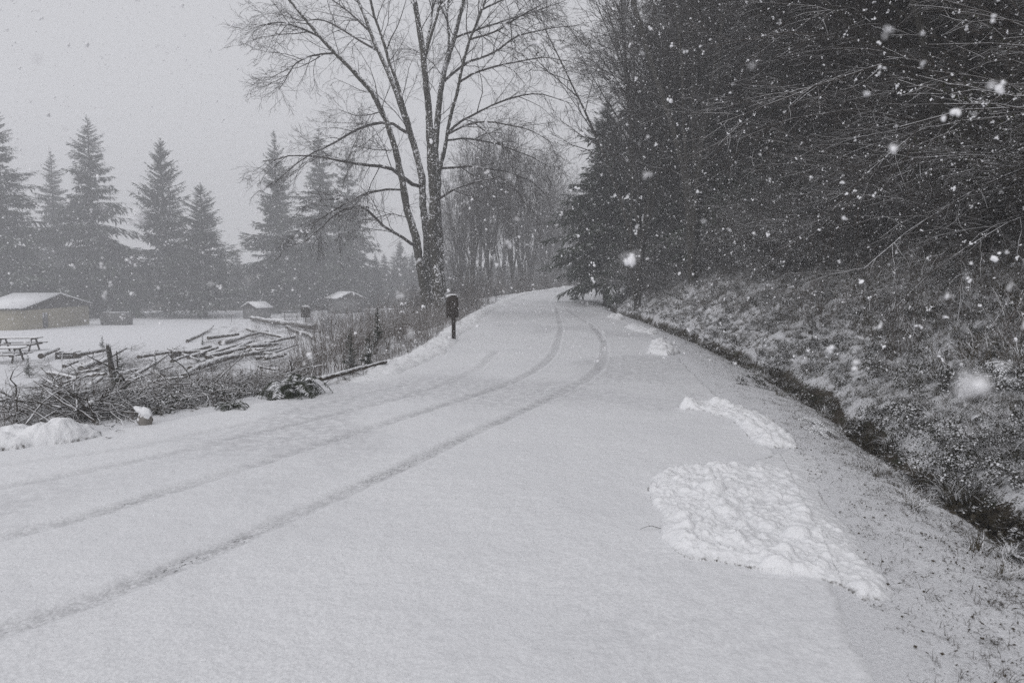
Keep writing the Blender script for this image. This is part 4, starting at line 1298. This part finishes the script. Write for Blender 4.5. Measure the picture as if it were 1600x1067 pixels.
# ------------------------------------------------------------------ snow heaps
def heap(name, poly, hmax, res, label, cat='snow pile', z=0.0, edge=.08, seed=1, lump=6.0, peaks=None, dirt_w=.03, flat=.0):
    W = np.array([hit0(p[0], p[1], z)[:2] for p in poly])
    W = np.vstack([W, W[:1]])
    x0, y0 = W.min(0) - .02; x1, y1 = W.max(0) + .02
    nx, ny = int((x1 - x0) / res) + 2, int((y1 - y0) / res) + 2
    X, Y = np.meshgrid(np.linspace(x0, x1, nx), np.linspace(y0, y1, ny))
    jx = .16 * edge / .08 * (fbm(X * 5, Y * 5, seed + 1) - .5); jy = .16 * edge / .08 * (fbm(X * 5, Y * 5, seed + 2) - .5)
    Xj, Yj = X + jx, Y + jy
    d = poly_dist(Xj, Yj, W)
    ins = np.zeros(X.shape, bool)
    for a, b_ in zip(W[:-1], W[1:]):
        c = ((a[1] > Yj) != (b_[1] > Yj)) & (Xj < (b_[0] - a[0]) * (Yj - a[1]) / (b_[1] - a[1] + 1e-12) + a[0])
        ins ^= c
    sd = np.where(ins, d, -d)
    edge_e = edge * (1 + 6 * (flat > 0) * sm(x0 + .45 * (x1 - x0), x1, X))
    prof = 1 - np.exp(-np.clip(sd, 0, None) / edge_e)
    hh = hmax * prof * (.55 + .45 * fbm(X * lump * .5, Y * lump * .5, seed + 5))
    if peaks:
        for qx, qy, amp, rad in peaks:
            c = hit0(qx, qy, z + .06)[:2]
            hh = hh + amp * np.exp(-(((X - c[0]) ** 2 + (Y - c[1]) ** 2) / rad ** 2)) * prof
    gq = np.random.default_rng(seed + 100)
    area = max(ins.sum() * res * res, .01); rb0 = .019 * (hmax / .05) ** .6
    nb_ = int(min(1600, 1.6 * area / (rb0 ** 2)))
    cap = np.zeros_like(hh); ii = np.argwhere(ins)
    for k_ in range(nb_):
        iy, ix = ii[gq.integers(len(ii))]; rb = rb0 * math.exp(gq.normal() * .6); zc = gq.uniform(-.75, -.25) * rb
        dx = (X - X[iy, ix]) * gq.uniform(.8, 1.2); dy = (Y - Y[iy, ix]); q2 = rb * rb - dx * dx - dy * dy
        cap = np.maximum(cap, np.where(q2 > 0, np.sqrt(np.clip(q2, 0, None)) + zc, 0))
    fall = 1 - flat * sm(x0 + .35 * (x1 - x0), x1, X)
    hh = (hh + cap * .9 * (.35 + .65 * prof) + prof * (.034 * (fbm(X * 8, Y * 8, seed + 31, 2) - .45)) * (hmax / .05) ** .5) * fall + hmax * 1.5 * prof * fall * (fbm(X * 5, Y * 5, seed + 15) - .5) + prof * (.016 * (fbm(X * 22, Y * 22, seed + 9, 3) - .5) + .006 * (fbm(X * 60, Y * 60, seed + 9, 2) - .5))
    hh = np.maximum(hh, .002)
    g0 = H(X, Y) + np.where((X > xL(Y)) & (X < xR(Y)), .012, 0.0)
    Z = np.where(sd > 0, g0 + hh, g0 - .05)
    V = np.stack([X, Y, Z], -1).reshape(-1, 3)
    i = np.arange(ny - 1)[:, None] * nx; j = np.arange(nx - 1)[None]
    q = np.stack([i + j, i + j + 1, i + nx + j + 1, i + nx + j], -1).reshape(-1, 4)
    keep = (sd.reshape(-1)[q] > -.05).any(1)
    q = q[keep]
    used = np.unique(q); mp = np.full(len(V), -1); mp[used] = np.arange(len(used))
    c0 = np.array([V[used][:, 0].mean(), V[used][:, 1].mean(), 0])
    me = mesh_np(name, V[used] - c0, mp[q])
    dirt = (np.exp(-(np.clip(sd, 0, 1) / .012) ** 2) * sm(.42, .6, fbm(X * 7, Y * 7, seed + 21))).reshape(-1)[used]  # narrow patchy darkening along the heap outline
    attr(me, 'dirt', np.clip(dirt, 0, 1)); attr(me, 'thin', (1 - sm(.002, .03, hh)).reshape(-1)[used])
    o = obj(name, me, None, M['heap']); o.location = c0
    tag(o, label, cat)
    return o

heap('snow_pile', [(1012, 768), (1022, 748), (1045, 735), (1075, 727), (1120, 724), (1170, 728), (1200, 715), (1232, 700), (1275, 712), (1280, 740), (1275, 765), (1300, 795), (1330, 825), (1352, 860),
                   (1370, 890), (1392, 915), (1392, 935), (1350, 940), (1318, 918), (1262, 905), (1190, 895), (1130, 883), (1075, 872), (1045, 858), (1028, 838), (1032, 808), (1020, 788)],
     .045, .007, 'largest pile of clumped snow, near the camera at the right road edge', seed=3, lump=5,
     peaks=[(1070, 760, .045, .2), (1100, 830, .03, .18), (1180, 840, .015, .2), (1215, 725, .02, .12), (1195, 775, -.05, .11)], edge=.045, flat=.8)
heap('snow_pile', [(1060, 640), (1068, 624), (1090, 630), (1130, 634), (1165, 638), (1205, 656), (1236, 684), (1250, 700), (1215, 700), (1185, 695), (1160, 680), (1140, 655), (1100, 644)],
     .05, .010, 'thin curved ridge of snow just beyond the largest pile', seed=13, lump=6, peaks=[(1074, 632, .11, .12)], edge=.05)
heap('snow_pile', [(1010, 552), (1020, 535), (1045, 536), (1062, 552), (1040, 558)], .12, .02, 'small lumpy snow clod at the right road edge halfway to the bend', seed=23, lump=4, edge=.1)
heap('snow_pile', [(975, 512), (990, 507), (1030, 517), (1022, 523), (995, 519)], .07, .04, 'low snow lump on the right verge, third from the near pile', seed=33, lump=3, edge=.1)
heap('snow_pile', [(948, 496), (962, 492), (978, 498), (968, 501)], .12, .05, 'farthest small snow lump on the right verge', seed=43, lump=2, edge=.15)
heap('snow_pile', [(-160, 745), (-60, 718), (0, 706), (60, 698), (120, 691), (160, 684), (148, 672), (120, 668), (70, 672), (0, 684), (-120, 706)],
     .12, .014, 'heap of ploughed snow lumps at the left end of the road edge', seed=53, lump=3.2, edge=.10, peaks=[(95, 680, .12, .22), (40, 690, .05, .3)])

# ploughed ridge along the left road edge
def ridge(y0, y1, w, hm, label, seed, n=700):
    ys = np.exp(np.linspace(math.log(y0), math.log(y1), n)); us = np.linspace(-1, 1, 34)
    Yg, U = np.meshgrid(ys, us, indexing='ij')
    cx = xL(Yg) - w * .55
    wid = w * (.55 + .6 * fbm(Yg * .7, Yg * 0, seed))
    X = cx + U * wid + .15 * (fbm(X_ := Yg * 2.2, U * 1.3, seed + 3) - .5)
    ends = sm(0, .06, (Yg - y0) / (y1 - y0)) * sm(1, .9, (Yg - y0) / (y1 - y0))
    pr = np.clip(1 - np.abs(U) ** 2.2, 0, 1)
    hgt = hm * (.35 + 1.0 * fbm(Yg * 1.3, Yg * 0 + 2, seed + 5)) * ends
    lump_ = (fbm(X * 5, Yg * 5, seed + 7) - .5) * .16 * hm / .25 + (fbm(X * 16, Yg * 16, seed + 9) - .5) * .05
    Z = np.maximum(H(X, Yg), zR(Yg) - .35) * 1.0
    Z = H(X, Yg) * (1) + (zR(Yg) - H(X, Yg)) * pr * .5 + pr * (hgt + lump_ * ends) - .03 + .0
    Z[:, 0] = H(X[:, 0], Yg[:, 0]) - .08; Z[:, -1] = H(X[:, -1], Yg[:, -1]) - .08
    nr, nc = X.shape
    i = np.arange(nr - 1)[:, None] * nc; j = np.arange(nc - 1)[None]
    q = np.stack([i + j, i + j + 1, i + nc + j + 1, i + nc + j], -1).reshape(-1, 4)
    V = np.stack([X, Yg, Z], -1).reshape(-1, 3); c0 = np.array([V[:, 0].mean(), V[:, 1].mean(), 0])
    me = mesh_np('snow_bank', V - c0, q); attr(me, 'dirt', np.zeros(len(V)))
    o = obj('snow_bank', me, None, M['heap']); o.location = c0; tag(o, label, 'snow bank')
ridge(10.2, 46, .55, .16, 'lumpy ploughed snow ridge along the left road edge past the sign', 3)
ridge(46, 80, .5, .18, 'far stretch of ploughed ridge curving right with the road', 9, 200)

# ------------------------------------------------------------------ snow capped broken stump at the road edge
def blob(c, r, seed, sx=1, sy=1, sz=1, ku=18, kv=12):
    g = np.random.default_rng(seed); V = []
    ph = g.random(6) * 6
    for i in range(kv + 1):
        th = math.pi * i / kv
        for j in range(ku):
            a = 2 * math.pi * j / ku
            d = np.array([math.sin(th) * math.cos(a), math.sin(th) * math.sin(a), math.cos(th)])
            rr = r * (1 + .13 * math.sin(3 * d[0] + ph[0]) + .1 * math.sin(4 * d[1] + ph[1]) + .08 * math.sin(7 * d[2] + 3 * d[0] + ph[2]))
            V.append(np.array(c) + d * rr * np.array([sx, sy, sz]))
    q = [[i * ku + j, (i + 1) * ku + j, (i + 1) * ku + (j + 1) % ku, i * ku + (j + 1) % ku] for i in range(kv) for j in range(ku)]
    return V, q
p = hit(222, 664)
t = empty('tree_stump', p)
mb = Mb(); V, q = blob((.03, 0, .05), .085, 3, 1.0, .8, 1.25); mb.add(V, Q=q)
obj('wood', mb.build('stump_wood'), t, M['stump'])
mb = Mb(); V, q = blob((-.06, 0, .14), .055, 5, 1.8, .9, .7); mb.add(V, Q=q); me = mb.build('snow_cap'); attr(me, 'dirt', np.zeros(len(V)))
obj('snow_cap', me, t, M['heap']).rotation_euler = (0, .5, 0)
mb = Mb(); V, q = blob((.10, -.03, .12), .05, 6, 1.0, .9, 1.3); mb.add(V, Q=q); me = mb.build('snow_cap'); attr(me, 'dirt', np.zeros(len(V)))
obj('snow_cap', me, t, M['heap']).rotation_euler = (0, -.2, 0)
tag(t, 'small broken stump with two rounded snow caps at the left road edge', 'tree stump')

# twig lying by the large pile
p = hit0(1028, 832); P = np.array([[-.115, .0, .012], [-.08, -.004, .03], [-.04, .004, .034], [0, 0, .022], [.03, .01, .01]])
mb = Mb(); mb.tubes(P, np.array([.0018, .0025, .003, .003, .002]), 5); mb.tubes(np.array([[-.05, 0, .032], [-.07, .03, .05]]), np.array([.002, .001]), 4)
o = obj('twig', mb.build('twig'), None, M['bark']); o.location = (p[0], p[1], .012); tag(o, 'small dark twig sticking out of the near edge of the largest snow pile', 'twig')

# ------------------------------------------------------------------ signs
def post_sign(px, base_y, top_y, w_px, h_px, label, post_w=.09, mat='board_dark', off=0):
    p = hit(px, base_y); Y = p[1]; k = Y / F
    ztop = at_y(px, top_y, Y)[2] - p[2]
    t = empty('post_sign', p)
    mb = Mb(); mb.box((0, 0, (ztop - .05) / 2 - .1), (post_w, post_w, ztop + .15), bev=.008)
    obj('post', mb.build('post', smooth=False), t, M[mat])
    w, h = w_px * k, h_px * k
    mb = Mb(); mb.box((off, -post_w / 2 - .012, ztop - h / 2), (w, .022, h), bev=.004)
    mb.box((off, post_w / 2 + .012, ztop - h / 2), (w, .022, h), bev=.004)
    obj('sign_panel', mb.build('panel', smooth=False), t, M[mat])
    mb = Mb(); mb.box((off, 0, ztop - h + .04), (w * .9, post_w - .004, .05)); mb.box((off, 0, ztop - .05), (w * .9, post_w - .004, .05))
    obj('brace', mb.build('brace', smooth=False), t, M[mat])
    mb = Mb(); V, q = blob((off, 0, ztop + .005), w * .5, 8, 1, .22, .12); mb.add(V, Q=q); me = mb.build('snow_cap'); attr(me, 'dirt', np.zeros(len(V)))
    obj('snow_cap', me, t, M['heap'])
    tag(t, label, 'sign')
post_sign(709, 533, 461, 18, 35, 'dark brown sign panel on a wooden post at the left road edge', .10, off=-.03)
post_sign(478, 517, 479, 14, 17, 'smaller grey sign on a thin post behind the slash pile', .07, 'trim')

# ------------------------------------------------------------------ picnic tables, fire ring
def picnic_meshes():
    parts = []
    for k in range(5):
        mb = Mb(); mb.box((0, (k - 2) * .15, .75), (2.2, .14, .045), bev=.004); parts.append(('tabletop_plank', mb.build('plank', smooth=False), 'wood'))
    for s in (-1, 1):
        for k in range(2):
            mb = Mb(); mb.box((0, s * (.62 + k * .145), .44), (2.2, .135, .045), bev=.004); parts.append(('seat_plank', mb.build('plank', smooth=False), 'wood'))
    for s in (-1, 1):
        for q_ in (-1, 1):
            mb = Mb(); mb.box((s * .78, q_ * .36, .36), (.045, .10, .86), rot=(q_ * .42, 0, 0)); parts.append(('leg', mb.build('leg', smooth=False), 'wood'))
        mb = Mb(); mb.box((s * .83, 0, .39), (.04, 1.5, .09)); parts.append(('cross_beam', mb.build('beam', smooth=False), 'wood'))
        mb = Mb(); mb.box((s * .83, 0, .70), (.04, .72, .08)); parts.append(('cleat', mb.build('cleat', smooth=False), 'wood'))
    mb = Mb()
    g = np.random.default_rng(3)
    xs = np.linspace(-1.09, 1.09, 30); ys = np.linspace(-.36, .36, 12)
    Xg, Yg = np.meshgrid(xs, ys); ed = np.minimum(1.09 - np.abs(Xg), .36 - np.abs(Yg)); Z = .772 + .05 * (1 - np.exp(-ed / .05)) * (.7 + .5 * fbm(Xg * 3, Yg * 3, 2))
    nx = 30; q = [[a * nx + b_, a * nx + b_ + 1, (a + 1) * nx + b_ + 1, (a + 1) * nx + b_] for a in range(11) for b_ in range(29)]
    me = mesh_np('snow', np.stack([Xg, Yg, Z], -1).reshape(-1, 3), np.array(q)); attr(me, 'dirt', np.zeros(360))
    parts.append(('snow_layer', me, 'heap'))
    return parts
PT = picnic_meshes()
def picnic(px, py, rz, label, s=1):
    p = hit(px, py); t = empty('picnic_table', p, rz); t.scale = (s, s, s)
    for nm, me, mt in PT: obj(nm, me, t, M[mt])
    tag(t, label, 'picnic table', 'picnic tables on the snowy lawn')
picnic(30, 549, .12, 'rear snow topped picnic table at the left edge of the lawn', 1.0)
picnic(2, 567, .12, 'nearer picnic table cut by the left edge of the view', .9)
picnic(226, 490, .3, 'tiny far picnic table under the symmetrical conifer')
picnic(455, 500, .2, 'far picnic table behind the back log of the pile')
picnic(455 - 25, 486, -.2, 'hazy picnic table beyond the lawn under the middle conifers')

p = hit(107, 560); t = empty('fire_ring', p, .1)
k_ = 26 / F * p[1] / 2
for a, (cx_, cy_, sx, sy, hh) in enumerate([(-k_, 0, .05, .6, .34), (k_, 0, .05, .6, .34)]):
    mb = Mb(); mb.box((cx_, cy_, hh / 2), (sx * 2, sy, hh), bev=.01); obj('side_panel', mb.build('side', smooth=False), t, M['steel'])
mb = Mb(); mb.box((0, -.28, .09), (k_ * 2 - .1, .05, .2), bev=.01); obj('front_panel', mb.build('front', smooth=False), t, M['steel'])
mb = Mb(); mb.box((0, .28, .13), (k_ * 2 - .1, .05, .28), bev=.01); obj('back_panel', mb.build('back', smooth=False), t, M['steel'])
gr = Mb()
for i in range(7): gr.tubes(np.array([[-k_, -.2 + i * .06, .27], [k_, -.2 + i * .06, .27]]), np.array([.008, .008]), 5)
obj('grate', gr.build('grate'), t, M['steel'])
tag(t, 'low dark metal fire box standing alone on the snowy lawn', 'fire ring')

p = hit(362, 503); t = empty('pedestal_grill', p)
mb = Mb(); mb.tubes(np.array([[0, 0, -.1], [0, 0, .75]]), np.array([.035, .035]), 8); obj('post', mb.build('post'), t, M['steel'])
mb = Mb(); mb.box((0, 0, .82), (.5, .4, .05)); mb.box((0, .19, .92), (.5, .02, .2)); mb.box((-.24, 0, .92), (.02, .4, .2)); mb.box((.24, 0, .92), (.02, .4, .2)); obj('firebox', mb.build('firebox', smooth=False), t, M['steel'])
tag(t, 'small grill on a pole far out on the lawn behind the pile', 'grill')

# ------------------------------------------------------------------ buildings
def building(name, corner, ux, L, W, hw, rise, over, label, wall, cat='building', wall_t=.0):
    """corner = near corner; ux = unit vector along the gable wall; long side goes to the left of it"""
    c = np.asarray(corner, float); u = np.array([ux[0], ux[1], 0.0]); u /= np.linalg.norm(u); v = np.array([-u[1], u[0], 0])
    t = empty(name, c)
    z = np.array([0, 0, 1.0])
    mb = Mb()
    A = [np.zeros(3) - z * .4, u * W - z * .4, u * W + v * L - z * .4, v * L - z * .4]
    B = [np.zeros(3) + z * hw, u * W + z * hw, u * W + v * L + z * hw, v * L + z * hw]
    rg = [u * W / 2 + z * (hw + rise), u * W / 2 + v * L + z * (hw + rise)]
    V = A + B + rg
    mb.add(V, Q=[[0, 1, 5, 4], [1, 2, 6, 5], [2, 3, 7, 6], [3, 0, 4, 7]])
    obj('wall', mb.build('wall', smooth=False), t, M[wall])
    for e_ in (0, 1):
        off_ = v * (L + .03 if e_ else -.03)
        mb = Mb(); mb.add([B[0] + off_ - u * .05, B[1] + off_ + u * .05, u * W / 2 + z * (hw + rise) + off_], T=[[0, 1, 2]])
        mb.add([B[0] + off_ - u * .05 - z * .12, B[1] + off_ + u * .05 - z * .12, B[1] + off_ + u * .05, B[0] + off_ - u * .05], Q=[[0, 1, 2, 3]])
        obj('gable', mb.build('gable', smooth=False), t, M['trim'])
    th = .12
    def slab(side, name_, thick, lift, mat, o_=over):
        sl = rise / (W / 2)
        e = (-u * o_ if side < 0 else u * (W + o_)) + z * (hw - o_ * sl); r = u * W / 2 + z * (hw + rise)
        nrm = norm(np.cross(v, r - e)) * (1 if side > 0 else 1)
        if nrm[2] < 0: nrm = -nrm
        lo = nrm * (lift); hi = nrm * (lift + thick)
        f0 = -v * o_; f1 = v * (L + o_)
        V = [e + f0 + lo, r + f0 + lo, r + f1 + lo, e + f1 + lo, e + f0 + hi, r + f0 + hi, r + f1 + hi, e + f1 + hi]
        mb = Mb(); mb.add(V, Q=[[0, 3, 2, 1], [4, 5, 6, 7], [0, 1, 5, 4], [1, 2, 6, 5], [2, 3, 7, 6], [3, 0, 4, 7]])
        return mb
    for sd in (-1, 1):
        ro = obj('roof', slab(sd, 'roof', th, .01, 'trim').build('roof', smooth=False), t, M['trim'])
        me = slab(sd, 'snow', .10, .01 + th + .003, 'heap', over - .03).build('roof_snow', smooth=False); attr(me, 'dirt', np.zeros(8))
        obj('snow_layer', me, ro, M['heap'])
    tag(t, label, cat)
    return t, u, v

K = hit(35, 516); E = hit(140, 507)
W_ = float(np.linalg.norm((E - K)[:2]))
eave = at_y(33, 485, K[1])[2] - K[2]
apex = at_y(91, 460, (K[1] + E[1]) / 2)[2] - K[2]
L_ = 57 / F * (K[1] + E[1]) / 2
t, u, v = building('park_building', K, (E - K)[:2], L_, W_, eave + .1, apex - eave - .15, .35, 'low tan walled park building with snowy gable roof at the left edge', 'wall')
mb = Mb(); c = u * W_ * .3 + np.array([0, 0, .55]); mb.box(c + np.array([0, 0, .2]) - v * .03, (.95, .08, 1.55), rot=(0, 0, math.atan2(u[1], u[0]))); obj('door', mb.build('door', smooth=False), t, M['grey_wall'])

p = hit(178, 508); t = empty('utility_enclosure', p)
k_ = p[1] / F
mb = Mb(); mb.box((0, .6, 19 * k_ / 2 - .1), (40 * k_, 1.5, 19 * k_ + .2), bev=.02); obj('wall', mb.build('wall', smooth=False), t, M['grey_wall'])
me = Mb(); me.box((0, .6, 19 * k_ + .03), (41 * k_, 1.55, .06)); me = me.build('cap', smooth=False); obj('coping', me, t, M['grey_wall'])
tag(t, 'plain grey block enclosure right of the tan building', 'enclosure')

p = hit(548, 490)
t, u, v = building('park_hut', p + np.array([-1.9, 0, 0]), (1, .05), 4.0, 4.2, 2.2, .9, .3, 'small dark hut with a snow covered roof at the far end of the lawn', 'grey_wall')
t.rotation_euler = (0, 0, .6)
p = at_y(395, 484, 96); p[2] = float(H(p[0], 96))
building('park_shelter', p + np.array([-1.4, 0, 0]), (1, -.5), 2.6, 2.6, 1.5, .7, .25, 'tiny hazy shelter with a white roof under the middle conifers', 'grey_wall')

# ------------------------------------------------------------------ falling snow
def flake_mesh(seed):
    g = np.random.default_rng(seed); mb = Mb()
    for _ in range(g.integers(3, 6)):
        c = g.normal(size=3) * .32; V, q = blob(c, g.uniform(.25, .5), int(g.integers(0, 9999)), *(g.uniform(.45, 1.1, 3)), ku=8, kv=6)
        mb.add(V, Q=q)
    me = mb.build('flake'); me.materials.append(M['flake']); return me
fl = hidden_collection('flake', [flake_mesh(s) for s in range(200, 208)])
n = 240000
# evenly filled air around the camera and over the road, thinning out with distance only where flakes get too small to see
r = 26 * rng.random(n) ** (1 / 2.6)
az = rng.uniform(R(-50), R(50), n); ez = rng.uniform(-.12, .62, n)
P = np.stack([np.sin(az) * r, np.cos(az) * r, CAM_H + r * ez], -1)
P[:, 2] = np.where(P[:, 2] < H(P[:, 0], P[:, 1]) + .03, P[:, 2] + 2.5, P[:, 2])
keep = r > .9
P = P[keep]; n = len(P)
S = .0050 * np.exp(rng.normal(size=n) * .5)
hero = [(1515, 598, .42, .0135), (1390, 46, .9, .010), (215, 337, .5, .008), (983, 406, .55, .007), (1011, 272, 1.2, .011), (1551, 132, .8, .009), (1399, 233, 1.2, .010),
        (1492, 252, .0, 0), (692, 105, .7, .007), (785, 22, .6, .006), (937, 168, .8, .007), (60, 95, .6, .006), (1355, 147, 1.5, .010), (1443, 52, 1.5, .009), (1175, 105, .9, .006),
        (638, 525, 1.0, .009), (1100, 346, 1.3, .008), (1080, 452, .8, .006), (1578, 450, 1.1, .008), (160, 323, .9, .005), (330, 443, 1.1, .006), (795, 275, 1.0, .006), (505, 45, 1.2, .006)]
hp = [at_y(a, b_, c * .6) for a, b_, c, s in hero if s > 0]; hsz = [s * .58 for *_, s in hero if s > 0]
P = np.vstack([P, hp]); S = np.concatenate([S, hsz]); n = len(P)
o = scatter('falling_snow', P, rng.random((n, 3)) * 6.283, S, fl, 8)
tag(o, 'white snowflakes falling through the air everywhere', 'falling snow', kind='stuff')

# ------------------------------------------------------------------ misty air
mb = Mb(); mb.box((0, 95, 14.5), (300, 260, 44))
o = obj('haze', mb.build('haze', smooth=False)); o['kind'] = 'stuff'
m = bpy.data.materials.new('haze'); m.use_nodes = True; nt = m.node_tree; nt.nodes.clear()
out = nt.nodes.new('ShaderNodeOutputMaterial'); pv = nt.nodes.new('ShaderNodeVolumePrincipled')
pv.inputs['Color'].default_value = (.97, .975, 1.0, 1); pv.inputs['Density'].default_value = .0038; pv.inputs['Anisotropy'].default_value = 0.0
nt.links.new(pv.outputs[0], out.inputs['Volume'])
o.data.materials.append(m)
